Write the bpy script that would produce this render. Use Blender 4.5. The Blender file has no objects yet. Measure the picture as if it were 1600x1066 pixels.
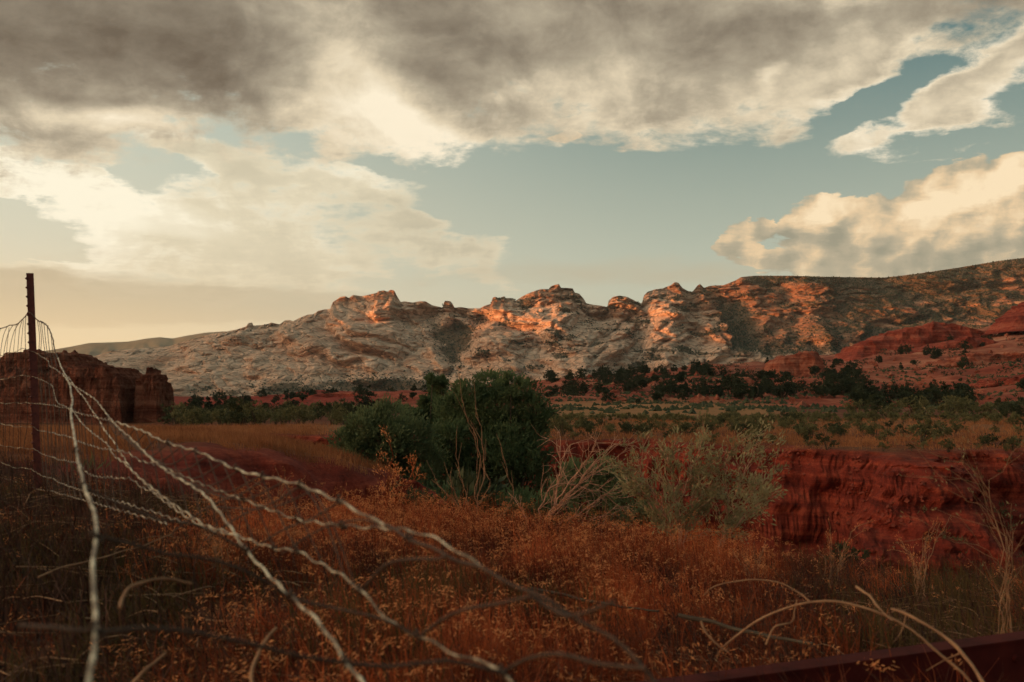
import bpy, math, random
import numpy as np
from math import radians, sin, cos, tan, atan, atan2, hypot, pi

# ------------------------------------------------------------------ camera
sc = bpy.context.scene
F = 1555.0            # focal length in photo pixels (35 mm on a 36 mm sensor, 1600 px wide)
HY = 615.0            # horizon row in the photo
CZ = 1.7              # camera height above the valley floor
cam_d = bpy.data.cameras.new("camera")
cam = bpy.data.objects.new("camera", cam_d)
sc.collection.objects.link(cam)
sc.camera = cam
cam.location = (0, 0, CZ)
cam.rotation_euler = (radians(90), 0, 0)
cam_d.lens = 35.0
cam_d.sensor_width = 36.0
cam_d.shift_y = (HY - 533.0) / 1600.0
cam_d.clip_start = 0.05
cam_d.clip_end = 30000
cam_d.dof.use_dof = True
cam_d.dof.focus_distance = 22.0
cam_d.dof.aperture_fstop = 5.2

# ------------------------------------------------------------------ exposure
sc.view_settings.view_transform = 'Standard'
sc.view_settings.look = 'None'
sc.view_settings.exposure = 0.12
sc.view_settings.gamma = 1.0
sc.cycles.use_denoising = True
sc.cycles.max_bounces = 6
sc.cycles.diffuse_bounces = 3
sc.cycles.transparent_max_bounces = 12
sc.cycles.volume_bounces = 0

# ------------------------------------------------------------------ node expressions
class S:
    """a shader socket with arithmetic"""
    def __init__(s, t, sock): s.t, s.s = t, sock
    def _m(s, op, b=None, c=None):
        n = s.t.nodes.new('ShaderNodeMath'); n.operation = op
        for i, v in enumerate((s, b, c)):
            if v is None: continue
            if isinstance(v, S): s.t.links.new(v.s, n.inputs[i])
            else: n.inputs[i].default_value = v
        return S(s.t, n.outputs[0])
    def __add__(s, b): return s._m('ADD', b)
    __radd__ = __add__
    def __mul__(s, b): return s._m('MULTIPLY', b)
    __rmul__ = __mul__
    def __sub__(s, b): return s._m('SUBTRACT', b)
    def __rsub__(s, b): return (s * -1.0) + b
    def __truediv__(s, b): return s._m('DIVIDE', b)
    def pow(s, b): return s._m('POWER', b)
    def max(s, b): return s._m('MAXIMUM', b)
    def min(s, b): return s._m('MINIMUM', b)
    def abs(s): return s._m('ABSOLUTE')
    def step(s, a, b, o0=0.0, o1=1.0, smooth=True):
        n = s.t.nodes.new('ShaderNodeMapRange')
        n.interpolation_type = 'SMOOTHSTEP' if smooth else 'LINEAR'
        s.t.links.new(s.s, n.inputs[0])
        for i, v in enumerate((a, b, o0, o1)): n.inputs[i + 1].default_value = v
        return S(s.t, n.outputs[0])

def val(t, x):
    n = t.nodes.new('ShaderNodeValue'); n.outputs[0].default_value = x
    return S(t, n.outputs[0])
def xyz(t, x, y, z):
    n = t.nodes.new('ShaderNodeCombineXYZ')
    for i, v in enumerate((x, y, z)):
        if isinstance(v, S): t.links.new(v.s, n.inputs[i])
        else: n.inputs[i].default_value = v
    return S(t, n.outputs[0])
def sep(v):
    n = v.t.nodes.new('ShaderNodeSeparateXYZ'); v.t.links.new(v.s, n.inputs[0])
    return [S(v.t, o) for o in n.outputs]
def noise(v, scale, detail=6, rough=0.55, dist=0.0, color=False, lac=2.0):
    n = v.t.nodes.new('ShaderNodeTexNoise'); v.t.links.new(v.s, n.inputs['Vector'])
    n.inputs['Scale'].default_value = scale; n.inputs['Detail'].default_value = detail
    n.inputs['Roughness'].default_value = rough; n.inputs['Distortion'].default_value = dist
    n.inputs['Lacunarity'].default_value = lac
    return S(v.t, n.outputs['Color' if color else 'Fac'])
def voro(v, scale, feature='F1', out='Distance'):
    n = v.t.nodes.new('ShaderNodeTexVoronoi'); v.t.links.new(v.s, n.inputs['Vector'])
    n.feature = feature; n.inputs['Scale'].default_value = scale
    return S(v.t, n.outputs[out])
def vmath(op, a, b):
    n = a.t.nodes.new('ShaderNodeVectorMath'); n.operation = op
    for i, v in enumerate((a, b)):
        if isinstance(v, S): a.t.links.new(v.s, n.inputs[i])
        elif op == 'SCALE': n.inputs['Scale'].default_value = v
        else: n.inputs[i].default_value = v
    return S(a.t, n.outputs[0])
def scale_v(a, k):
    n = a.t.nodes.new('ShaderNodeVectorMath'); n.operation = 'SCALE'
    a.t.links.new(a.s, n.inputs[0])
    if isinstance(k, S): a.t.links.new(k.s, n.inputs['Scale'])
    else: n.inputs['Scale'].default_value = k
    return S(a.t, n.outputs[0])
def mixc(f, a, b, mode='MIX'):
    t = f.t if isinstance(f, S) else (a.t if isinstance(a, S) else b.t)
    n = t.nodes.new('ShaderNodeMix'); n.data_type = 'RGBA'; n.blend_type = mode
    for idx, v in ((0, f), (6, a), (7, b)):
        if isinstance(v, S): t.links.new(v.s, n.inputs[idx])
        elif idx == 0: n.inputs[0].default_value = v
        else: n.inputs[idx].default_value = (*v, 1.0)
    return S(t, n.outputs[2])

# ------------------------------------------------------------------ sun and sky
SUN_AZ, SUN_EL = radians(-104.0), radians(4.0)    # azimuth from the view direction, towards +x
sun_d = bpy.data.lights.new("sun", 'SUN')
sun_d.energy = 5.0
sun_d.angle = radians(0.5)
sun_d.color = (1.0, 0.41, 0.13)
sun = bpy.data.objects.new("sun", sun_d)
sc.collection.objects.link(sun)
sd = np.array((sin(SUN_AZ) * cos(SUN_EL), cos(SUN_AZ) * cos(SUN_EL), sin(SUN_EL)))
from mathutils import Vector, Matrix
sun.rotation_euler = Vector(sd).to_track_quat('Z', 'Y').to_euler()
sun.location = (-60, 20, 30)

world = bpy.data.worlds.new("World")
sc.world = world
world.use_nodes = True
W = world.node_tree
W.nodes.clear()
wout = W.nodes.new('ShaderNodeOutputWorld')
bg = W.nodes.new('ShaderNodeBackground')
bg.inputs['Strength'].default_value = 0.1
W.links.new(bg.outputs[0], wout.inputs[0])
sky = W.nodes.new('ShaderNodeTexSky')
sky.sky_type = 'NISHITA'; sky.sun_disc = False
sky.sun_elevation = SUN_EL; sky.sun_rotation = SUN_AZ
sky.altitude = 1500; sky.air_density = 1.0; sky.dust_density = 1.2; sky.ozone_density = 1.0

def srgb(r, g, b):
    f = lambda c: (c / 255 / 12.92) if c / 255 <= 0.04045 else ((c / 255 + 0.055) / 1.055) ** 2.4
    return (f(r), f(g), f(b))

def sky_nodes():
    tc = W.nodes.new('ShaderNodeTexCoord')
    g = S(W, tc.outputs['Generated'])
    dx, dy, dz = sep(g)
    az = dx._m('ARCTAN2', dy)
    hz = (dx * dx + dy * dy).pow(0.5)
    el = dz._m('ARCTAN2', hz)
    X = az; Y = el.max(-0.05)                      # radians
    # position on a flat cloud deck, for texture that gathers towards the horizon
    inv = val(W, 1.0) / (dz.max(0.0) + 0.11)
    P = xyz(W, dx * inv, dy * inv, 0.0)
    n1 = noise(P, 1.1, 9, 0.56, 0.25, color=True)
    n2 = noise(P, 4.5, 7, 0.58, 0.0, color=True)
    w1x, w1y, w1z = sep(n1)
    w2x, w2y, w2z = sep(n2)
    A1, A2 = 0.085, 0.05
    Xw = X + (w1x - 0.5) * (A1 * 1.9) + (w2x - 0.5) * (A2 * 1.1)
    Yw = Y + (w1y - 0.5) * A1 * 1.1 + (w2y - 0.5) * A2
    PW = xyz(W, Xw, Yw, 0.0)
    PS = xyz(W, X + (w1x - 0.5) * 0.06, Y + (w1y - 0.5) * 0.03, 0.0)

    def ae(px, py):
        a = atan((px - 800) / F)
        return a, atan((HY - py) / F * cos(a))
    def blobs(base, lst):
        """sum of soft ellipses: (px, py, half width, half height, tilt deg, weight)"""
        tot = None
        for px, py, rx, ry, tilt, w in lst:
            a, e = ae(px, py)
            m = W.nodes.new('ShaderNodeMapping'); m.vector_type = 'TEXTURE'
            W.links.new(base.s, m.inputs[0])
            m.inputs['Location'].default_value = (a, e, 0)
            m.inputs['Rotation'].default_value = (0, 0, radians(tilt))
            m.inputs['Scale'].default_value = (rx / F, ry / F, 1)
            gr = W.nodes.new('ShaderNodeTexGradient'); gr.gradient_type = 'SPHERICAL'
            W.links.new(m.outputs[0], gr.inputs[0])
            s_ = S(W, gr.outputs['Fac'])
            tot = s_ * w if tot is None else s_._m('MULTIPLY_ADD', w, tot)
        return tot
    nz = w1z * 0.6 + w2z * 0.4                      # cloud texture 0..1
    fine = noise(P, 12.0, 8, 0.72, 0.5) * .4 + noise(xyz(W, X, Y * 1.4, 0.0), 30.0, 6, 0.65, 0.4) * .6
    E1 = xyz(W, X + (w1x - .5) * .05, (Y + (w1y - .5) * .05) * 1.25, 0.0)
    E2 = xyz(W, X + (w1x - .5) * .05 - .012, (Y + (w1y - .5) * .05 - .012) * 1.25, 0.0)
    ni = noise(E1, 11.0, 7, 0.62, 0.3); ni2 = noise(E2, 11.0, 7, 0.62, 0.3)
    n3 = noise(P, 7.0, 7, 0.68, 0.2) * .35 + ni * .65
    Q = xyz(W, dx * inv - 0.09, dy * inv - 0.13, 0.0)    # same texture sampled towards the light
    n2b = noise(Q, 4.5, 5, 0.58, 0.0)
    n2a = noise(P, 4.5, 5, 0.58, 0.0)
    rel = (n2a - n2b) * .5 + (ni2 - ni) * 1.1

    # ---- clear sky
    skyc = S(W, sky.outputs[0])
    clear = mixc(1.0, skyc, SKY_TINT, 'MULTIPLY')
    hor = Y.step(0.02, 0.34, smooth=False)
    lef = X.step(0.25, -0.55)
    grad = mixc(hor, mixc(lef, srgb(214, 216, 192), srgb(244, 226, 192)),
                mixc(lef, srgb(76, 116, 120), srgb(184, 202, 192)))
    clear = mixc(0.9, clear, scale_col(grad, 10.0))

    # ---- high clouds
    hi = blobs(PW, [
        (100, 0, 640, 240, 0, 2.8), (430, 100, 330, 130, -8, 1.3), (800, 40, 460, 230, -6, 2.2), (690, 120, 240, 150, -20, 1.3),
        (1100, 40, 420, 190, -4, 1.7), (1010, 130, 180, 80, 12, 1.2), (1240, 110, 260, 125, 22, 1.7), (1420, 20, 420, 110, 12, 1.7),
        (1470, 145, 360, 42, 21, 1.9), (1560, 120, 150, 80, 15, 1.0), (1440, 218, 100, 34, 8, 1.3), (1330, 205, 120, 22, 16, 0.8), (870, 208, 50, 12, 5, .8),
        (1195, 215, 130, 40, -2, 0.7), (520, 212, 30, 14, 0, 0.9),
        (-900, 0, 900, 330, 0, 2.2), (2300, 0, 800, 420, 0, 1.6), (800, -700, 2600, 620, 0, 1.6),
        # gaps
        (1310, 178, 230, 46, 26, -1.7), (1405, 142, 130, 32, 15, -1.7), (1540, 178, 110, 22, 14, -1.3), (1190, 112, 70, 34, 60, -1.6), (1310, 0, 90, 30, 0, -1.6), (1530, 80, 120, 20, 20, -1.4), (1300, 270, 500, 70, 0, -1.5), (900, 290, 330, 90, 0, -1.5), (1520, 190, 60, 16, 15, -1.0), (1420, 195, 90, 14, 12, -1.0),
        (480, 205, 80, 20, 0, -0.6),
    ])
    hD = hi + (hi.min(0.6) - 0.6) * 1.6 + (nz - 0.5) * 3.4 + (n3 - .5) * 8.0 + (fine - .5) * 3.0
    hcov = hD.step(0.25, 1.75)
    hthick = (hi + (nz - .5) * 3.4 + (n3 - .5) * 2.0).step(0.6, 3.0)
    light = blobs(PS, [
        (180, 185, 190, 24, 4, 1.0), (600, 200, 210, 44, -14, .7),
        (505, 90, 130, 150, 60, 0.75), (640, 185, 190, 60, -25, 1.15), (940, 130, 140, 70, 10, 0.6), (1280, 120, 260, 70, 24, 0.9), (1480, 160, 300, 70, 22, 1.0),
        (1000, 150, 230, 60, 0, 0.4), (1300, 60, 300, 90, 20, 0.35), (0, 40, 480, 190, 0, -0.6), (700, 60, 150, 120, 0, -0.25), (1500, 10, 260, 60, 0, -.35), (350, 110, 200, 120, 0, -.5),
    ])
    hb = (val(W, 0.76) - hthick * 0.42 + light * 0.42 + (w1z - 0.5) * 0.5 + (w2z - 0.5) * 0.28 + rel * .55 + (fine - .5) * .12 + (fine - .5) * .2)
    hcol = ramp(hb, [(0.0, srgb(98, 86, 72)), (0.25, srgb(132, 121, 104)), (0.5, srgb(172, 160, 138)), (0.75, srgb(222, 206, 176)), (1.0, srgb(250, 236, 208))])

    # ---- middle veil on the left
    ve = blobs(PW, [
        (290, 345, 430, 170, 0, 2.6), (100, 230, 330, 70, 0, 1.3), (480, 262, 230, 42, -10, 1.5), (30, 270, 220, 42, -12, 1.5), (190, 215, 180, 50, 0, .8),
        (690, 392, 150, 46, -25, 1.7), (560, 410, 300, 80, 0, .8), (120, 340, 120, 90, 0, .5), (-500, 300, 560, 300, 0, 1.8), (60, 400, 140, 30, 0, .8),
        (150, 228, 190, 46, -12, -3.6), (30, 345, 170, 75, 0, -4.6), (250, 255, 80, 20, 15, -2.2), (-150, 340, 200, 80, 0, -3), (0, 320, 110, 40, 0, -.8), (20, 385, 80, 20, 0, -0.5), (560, 235, 110, 28, 0, -.7),
    ])
    vD = ve + (ve.min(0.6) - 0.6) * 1.4 + (nz - 0.5) * 3.0 + (n3 - .5) * 7.5 + (fine - .5) * 2.0
    vcov = vD.step(0.3, 1.7)
    vedge = vD.step(2.4, 1.0)
    vl = blobs(PS, [(300, 345, 420, 150, 0, .30), (60, 275, 300, 46, -12, 1.0), (150, 195, 230, 26, 4, .8), (200, 190, 160, 40, 0, .35), (130, 350, 90, 110, 60, .75),
                    (560, 265, 160, 40, -10, .45), (640, 330, 170, 150, 0, -.2), (330, 230, 200, 60, 0, -.25), (300, 265, 90, 26, 25, .5)])
    vb = val(W, 0.50) + vedge * 0.20 + vl * 0.6 + (w1z - .5) * .22 + (w2z - .5) * .22 + rel * .25 + (fine - .5) * .10
    vcol = ramp(vb, [(0.0, srgb(150, 146, 128)), (0.45, srgb(200, 190, 163)), (0.7, srgb(224, 212, 182)), (1.0, srgb(255, 246, 220))])

    # ---- cumulus on the right
    PC = xyz(W, X + (w2x - .5) * .045 + (w1x - .5) * .03, Y + (w2y - .5) * .05 + (w1y - .5) * .02, 0.0)
    cu = blobs(PC, [
        (1290, 345, 80, 52, 0, 2.8), (1345, 372, 130, 75, 0, 2.6), (1450, 345, 120, 75, 15, 2.8), (1530, 318, 130, 80, 25, 3.0), (1630, 335, 140, 92, 0, 3.2),
        (1480, 405, 280, 60, 0, 2.6), (1157, 378, 38, 32, 0, 2.4), (1194, 356, 26, 20, 0, 2.0), (1195, 402, 70, 22, 5, 1.0), (1255, 412, 90, 26, 0, 1.0), (1600, 250, 34, 18, 0, 1.8), (1425, 312, 60, 12, 0, .8),
        (530, 212, 26, 14, 0, 1.8), (880, 208, 44, 10, 5, 1.6),
    ])
    def puffs(ox, oy):          # rounded heaps, same size in every direction
        v = xyz(W, X + ox + (w2x - .5) * .02, Y + oy + (w2y - .5) * .02, 0.0)
        a = voro(v, 26.0) * .65 + voro(v, 58.0) * .35
        return (0.5 - a) * 1.7 + (noise(v, 34.0, 6, .6) - .5) * 1.5
    pf = puffs(0.0, 0.0); pf2 = puffs(-.010, .012)
    cD = cu + (cu.min(0.5) - 0.5) * 1.4 + pf * 1.1 + (w2z - .5) * 1.0
    ccov = cD.step(0.30, 0.70)
    top = blobs(PC, [(1290, 325, 90, 40, 0, 1.0), (1450, 325, 110, 50, 15, 1.0), (1560, 295, 150, 55, 25, 1.0), (1157, 372, 40, 30, 0, .6),
                     (1195, 400, 90, 26, 5, .3), (1600, 290, 100, 60, 0, .5)])
    cb = val(W, .40) + top * .55 + (w2z - .5) * .4 + (pf - pf2) * .62 - Y.step(.19, .12) * .12
    ccol = ramp(cb, [(0.0, srgb(150, 146, 126)), (0.35, srgb(180, 168, 142)), (0.7, srgb(232, 202, 160)), (1.0, srgb(253, 228, 188))])

    # ---- low bands over the horizon
    PL = xyz(W, X + (w1x - .5) * .10, Y + (w2y - .5) * .014 + (w1y - .5) * .012, 0.0)
    lo = blobs(PL, [(120, 468, 520, 46, 0, 2.6), (420, 478, 260, 34, 0, 1.3), (-300, 460, 500, 60, 0, 2.2), (940, 425, 330, 36, 0, 1.1), (1250, 425, 260, 30, 0, .8), (600, 440, 260, 30, 0, .5)])
    lcov = (lo + (w1z - .5) * 1.6 + (w2z - .5) * 1.4 + (n3 - .5) * 1.2).step(0.1, 1.3) * 0.60
    lcol = mixc(X.step(-0.1, -0.5), srgb(186, 176, 150), srgb(166, 150, 122))
    glow = blobs(xyz(W, X, Y, 0.0), [(60, 560, 700, 95, 0, 1.0), (0, 430, 900, 300, 0, .5), (-1600, 560, 1500, 500, 0, 1.4)])

    col = mixc(ccov * 0.93, clear, scale_col(ccol, 10))
    hazeband = Y.step(0.14, 0.02)
    col = mixc(hazeband * 0.62, col, scale_v(mixc(lef, srgb(180, 176, 152), srgb(222, 204, 168)), 10))
    col = mixc(vcov * 0.92, col, scale_col(vcol, 10))
    col = mixc(hcov * 0.97, col, scale_col(hcol, 10))
    col = mixc(lcov, col, scale_col(lcol, 10))
    col = mixc(glow * 0.52 * Y.step(0.16, 0.02), col, scale_v(mixc(val(W, 0.0), srgb(255, 224, 174), srgb(0, 0, 0)), 10))
    e = xyz(W, az, el, 0.0)
    m = W.nodes.new('ShaderNodeMapping'); m.vector_type = 'TEXTURE'; W.links.new(e.s, m.inputs[0])
    m.inputs['Location'].default_value = (radians(-100), radians(13), 0)
    m.inputs['Scale'].default_value = (radians(52), radians(26), 1)
    gr = W.nodes.new('ShaderNodeTexGradient'); gr.gradient_type = 'QUADRATIC_SPHERE'; W.links.new(m.outputs[0], gr.inputs[0])
    sg = mixc(1.0, scale_v(val_rgb(W, (1.0, .60, .30)), S(W, gr.outputs['Fac']) * 75.0), col, 'ADD')
    return sg
def val_rgb(t, c):
    n = t.nodes.new('ShaderNodeRGB'); n.outputs[0].default_value = (*c, 1); return S(t, n.outputs[0])

def scale_col(c, k):
    if isinstance(c, tuple): raise TypeError
    return scale_v(c, k)
def ramp(f, stops):
    n = f.t.nodes.new('ShaderNodeValToRGB'); f.t.links.new(f.s, n.inputs[0])
    cr = n.color_ramp
    while len(cr.elements) < len(stops): cr.elements.new(0.5)
    for e, (p, c) in zip(cr.elements, stops):
        e.position = p; e.color = (*c, 1)
    return S(f.t, n.outputs[0])
SKY_TINT = (1.0, 0.95, 0.72)
W.links.new(sky_nodes().s, bg.inputs['Color'])

# ------------------------------------------------------------------ mesh and noise helpers
rng = np.random.default_rng(7)
def px2w(px, py, D):
    """a point at forward distance D that the photo shows at (px, py)"""
    return np.array(((px - 800) / F * D, D, CZ + (HY - py) / F * D))

def _hash(ix, iy, iz, seed):
    h = (ix.astype(np.uint32) * np.uint32(374761393) + iy.astype(np.uint32) * np.uint32(668265263)
         + iz.astype(np.uint32) * np.uint32(2246822519) + np.uint32((seed * 3266489917) & 0xffffffff))
    h = (h ^ (h >> np.uint32(13))) * np.uint32(1274126177)
    return h ^ (h >> np.uint32(16))
def perlin(x, y, z=None, seed=0):
    """gradient noise, about -1..1; 2-D when z is None"""
    x = np.asarray(x, np.float32); y = np.asarray(y, np.float32)
    ix = np.floor(x).astype(np.int64); iy = np.floor(y).astype(np.int64)
    fx = (x - ix).astype(np.float32); fy = (y - iy).astype(np.float32)
    u = fx * fx * fx * (fx * (fx * 6 - 15) + 10); v = fy * fy * fy * (fy * (fy * 6 - 15) + 10)
    if z is None:
        def g(a, b):
            h = _hash(ix + a, iy + b, np.zeros_like(ix), seed)
            an = (h & np.uint32(1023)).astype(np.float32) * (2 * pi / 1024)
            return np.cos(an) * (fx - a) + np.sin(an) * (fy - b)
        n0 = g(0, 0); n0 = n0 + u * (g(1, 0) - n0)
        n1 = g(0, 1); n1 = n1 + u * (g(1, 1) - n1)
        return (n0 + v * (n1 - n0)) * 1.5
    z = np.asarray(z, np.float32); iz = np.floor(z).astype(np.int64); fz = (z - iz).astype(np.float32)
    w = fz * fz * fz * (fz * (fz * 6 - 15) + 10)
    def g(a, b, c):
        h = _hash(ix + a, iy + b, iz + c, seed)
        gx = (h & np.uint32(255)).astype(np.float32) / 127.5 - 1
        gy = ((h >> np.uint32(8)) & np.uint32(255)).astype(np.float32) / 127.5 - 1
        gz = ((h >> np.uint32(16)) & np.uint32(255)).astype(np.float32) / 127.5 - 1
        return gx * (fx - a) + gy * (fy - b) + gz * (fz - c)
    def pl(c):
        n0 = g(0, 0, c); n0 = n0 + u * (g(1, 0, c) - n0)
        n1 = g(0, 1, c); n1 = n1 + u * (g(1, 1, c) - n1)
        return n0 + v * (n1 - n0)
    a = pl(0)
    return (a + w * (pl(1) - a)) * 1.3
def fbm(x, y, z=None, oct=5, gain=0.5, seed=0, kind=None):
    s = 0.0; a = 1.0; f = 1.0; t = 0.0
    for i in range(oct):
        n = perlin(x * f + i * 17.3, y * f - i * 9.1, None if z is None else z * f + i * 3.7, seed + i)
        if kind == 'billow': n = np.abs(n) * 2 - 0.6
        if kind == 'ridge': n = 0.6 - np.abs(n) * 2
        s = s + n * a; t += a; a *= gain; f *= 2.03
    return s / t
def sst(a, b, x):
    t = np.clip((x - a) / (b - a), 0, 1)
    return t * t * (3 - 2 * t)

def link_mesh(name, V, faces, mat=None, parent=None, smooth=True, attrs=None):
    """V (n,3); faces (m,k) array or a list of such arrays with different k"""
    me = bpy.data.meshes.new(name)
    V = np.ascontiguousarray(V, np.float32)
    if not isinstance(faces, list): faces = [faces]
    faces = [f for f in faces if len(f)]
    me.vertices.add(len(V)); me.vertices.foreach_set('co', V.ravel())
    idx = np.concatenate([f.ravel() for f in faces]).astype(np.int32)
    cnt = np.concatenate([np.full(len(f), f.shape[1]) for f in faces])
    st = np.concatenate(([0], np.cumsum(cnt)[:-1])).astype(np.int32)
    me.loops.add(len(idx)); me.loops.foreach_set('vertex_index', idx)
    me.polygons.add(len(st)); me.polygons.foreach_set('loop_start', st)
    me.polygons.foreach_set('use_smooth', np.full(len(st), smooth))
    for k, a in (attrs or {}).items():
        at = me.attributes.new(k, 'FLOAT', 'POINT')
        at.data.foreach_set('value', np.ascontiguousarray(a, np.float32).ravel())
    me.update(calc_edges=True); me.validate()
    if mat: me.materials.append(mat)
    return put(name, me, parent)
def put(name, data, parent=None, loc=None):
    o = bpy.data.objects.new(name, data)
    sc.collection.objects.link(o)
    if parent: o.parent = parent
    if loc is not None: o.location = tuple(float(v) for v in loc)
    return o
def tag(o, label=None, cat=None, group=None, kind=None):
    if label: o['label'] = label
    if cat: o['category'] = cat
    if group: o['group'] = group
    if kind: o['kind'] = kind
    return o
def grid_faces(nr, nc):
    i = (np.arange(nr - 1)[:, None] * nc + np.arange(nc - 1)[None, :]).ravel()
    return np.stack((i, i + 1, i + nc + 1, i + nc), 1)

class MB:
    """collects tubes, leaves and boxes and links them as one mesh"""
    def __init__(s): s.V = []; s.F = {3: [], 4: []}; s.n = 0
    def add(s, V, Fc):
        V = np.asarray(V, float); Fc = np.asarray(Fc)
        s.V.append(V); s.F[Fc.shape[1]].append(Fc + s.n); s.n += len(V)
    def tube(s, pts, rad, sides=6, cap=True):
        P = np.asarray(pts, float); n = len(P)
        r = np.broadcast_to(np.asarray(rad, float), (n,))
        T = np.gradient(P, axis=0); T /= np.linalg.norm(T, axis=1)[:, None] + 1e-12
        up = np.array((0, 0, 1.0)) if abs(T[0][2]) < .9 else np.array((1.0, 0, 0))
        N = np.zeros_like(P)
        a = np.cross(T[0], up); a /= np.linalg.norm(a)
        for i in range(n):
            a = a - T[i] * a.dot(T[i]); a /= np.linalg.norm(a) + 1e-12; N[i] = a
        B = np.cross(T, N)
        an = np.arange(sides) * 2 * pi / sides
        V = P[:, None] + r[:, None, None] * (np.cos(an)[None, :, None] * N[:, None] + np.sin(an)[None, :, None] * B[:, None])
        V = V.reshape(-1, 3)
        i = (np.arange(n - 1)[:, None] * sides + np.arange(sides)[None]).ravel()
        j = (np.arange(n - 1)[:, None] * sides + ((np.arange(sides) + 1) % sides)[None]).ravel()
        s.add(V, np.stack((i, j, j + sides, i + sides), 1))
        if cap and sides >= 4:
            for b in (0, (n - 1) * sides):
                k = np.arange(1, sides - 1)
                s.add(V[b:b + sides], np.stack((0 * k, k, k + 1), 1))
    def leaves(s, C, L, Wd, dirs=None):
        """small pointed quads at C with length L and width Wd"""
        C = np.asarray(C, float); n = len(C)
        if n == 0: return
        d = rng.normal(size=(n, 3)) if dirs is None else np.asarray(dirs, float)
        d /= np.linalg.norm(d, axis=1)[:, None] + 1e-9
        q = np.cross(d, rng.normal(size=(n, 3))); q /= np.linalg.norm(q, axis=1)[:, None] + 1e-9
        L = np.broadcast_to(L, (n,))[:, None]; Wd = np.broadcast_to(Wd, (n,))[:, None]
        V = np.stack((C, C + d * L * .45 + q * Wd * .5, C + d * L, C + d * L * .5 - q * Wd * .5), 1).reshape(-1, 3)
        s.add(V, np.arange(4 * n).reshape(-1, 4))
    def box(s, c, sz, R=None):
        o = np.array([(x, y, z) for x in (-.5, .5) for y in (-.5, .5) for z in (-.5, .5)]) * np.asarray(sz, float)
        if R is not None: o = o @ np.asarray(R).T
        s.add(o + np.asarray(c, float), [(0, 1, 3, 2), (4, 6, 7, 5), (0, 4, 5, 1), (2, 3, 7, 6), (0, 2, 6, 4), (1, 5, 7, 3)])
    def mesh(s, name, mat=None, smooth=True):
        o = s.link(name, mat, None, smooth); me = o.data
        bpy.data.objects.remove(o); return me
    def link(s, name, mat=None, parent=None, smooth=True):
        return link_mesh(name, np.concatenate(s.V), [np.concatenate(f) for f in s.F.values() if f], mat, parent, smooth)

def spline(pts, n):
    """Catmull-Rom through the points, n samples"""
    P = np.asarray(pts, float)
    d = np.concatenate(([0], np.cumsum(np.linalg.norm(np.diff(P, axis=0), axis=1))))
    Q = np.vstack((2 * P[0] - P[1], P, 2 * P[-1] - P[-2]))
    t = np.linspace(0, d[-1], n); k = np.clip(np.searchsorted(d, t, side='right') - 1, 0, len(P) - 2)
    u = ((t - d[k]) / (d[k + 1] - d[k] + 1e-12))[:, None]
    a, b, c, e = Q[k], Q[k + 1], Q[k + 2], Q[k + 3]
    return .5 * (2 * b + (c - a) * u + (2 * a - 5 * b + 4 * c - e) * u ** 2 + (3 * b - a - 3 * c + e) * u ** 3)

# ------------------------------------------------------------------ materials
def new_mat(name, rough=0.9, spec=0.2):
    m = bpy.data.materials.new(name); m.use_nodes = True
    t = m.node_tree; b = t.nodes['Principled BSDF']
    b.inputs['Roughness'].default_value = rough
    b.inputs['Specular IOR Level'].default_value = spec
    return m, t, b
def pos(t):
    return S(t, t.nodes.new('ShaderNodeNewGeometry').outputs['Position'])
def objco(t):
    return S(t, t.nodes.new('ShaderNodeTexCoord').outputs['Object'])
def attr(t, name):
    n = t.nodes.new('ShaderNodeAttribute'); n.attribute_name = name
    return S(t, n.outputs['Fac'])
def bump(t, b, h, strength, dist):
    n = t.nodes.new('ShaderNodeBump'); n.inputs['Strength'].default_value = strength
    n.inputs['Distance'].default_value = dist
    t.links.new(h.s, n.inputs['Height']); t.links.new(n.outputs[0], b.inputs['Normal'])
def setc(t, b, c): t.links.new(c.s, b.inputs['Base Color'])
def stretch(t, v, sx, sy, sz, rot=(0, 0, 0)):
    m = t.nodes.new('ShaderNodeMapping'); t.links.new(v.s, m.inputs[0])
    m.inputs['Scale'].default_value = (sx, sy, sz); m.inputs['Rotation'].default_value = tuple(radians(a) for a in rot)
    return S(t, m.outputs[0])

def leaf_mat(name, c0, c1, trans=0.25, scale=3.0, rough=.7, patchy=None):
    m, t, b = new_mat(name, rough, .15)
    p = pos(t)
    oi = t.nodes.new('ShaderNodeObjectInfo')
    f = noise(p, scale, 3, .6).step(.35, .65)
    f2 = S(t, oi.outputs['Random'])
    big = noise(p, scale * .32, 3, .6).step(.36, .62) if patchy else None
    c = ramp((f * .7 + f2 * .3), [(0, c0), (1, c1)])
    if patchy: c = mixc(big, val_rgb(t, patchy), c)
    setc(t, b, c)
    if trans:
        tr = t.nodes.new('ShaderNodeBsdfTranslucent'); t.links.new(c.s, tr.inputs[0])
        mx = t.nodes.new('ShaderNodeMixShader'); mx.inputs[0].default_value = trans
        out = t.nodes['Material Output']
        t.links.new(b.outputs[0], mx.inputs[1]); t.links.new(tr.outputs[0], mx.inputs[2]); t.links.new(mx.outputs[0], out.inputs[0])
    return m
def plain_mat(name, c0, c1, scale=20, rough=.85, metal=0, bmp=0, spec=.2, detail=4):
    m, t, b = new_mat(name, rough, spec); b.inputs['Metallic'].default_value = metal
    p = pos(t); f = noise(p, scale, detail, .6)
    setc(t, b, ramp(f, [(0.3, c0), (0.7, c1)]))
    if bmp: bump(t, b, f, .6, bmp)
    return m

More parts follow.
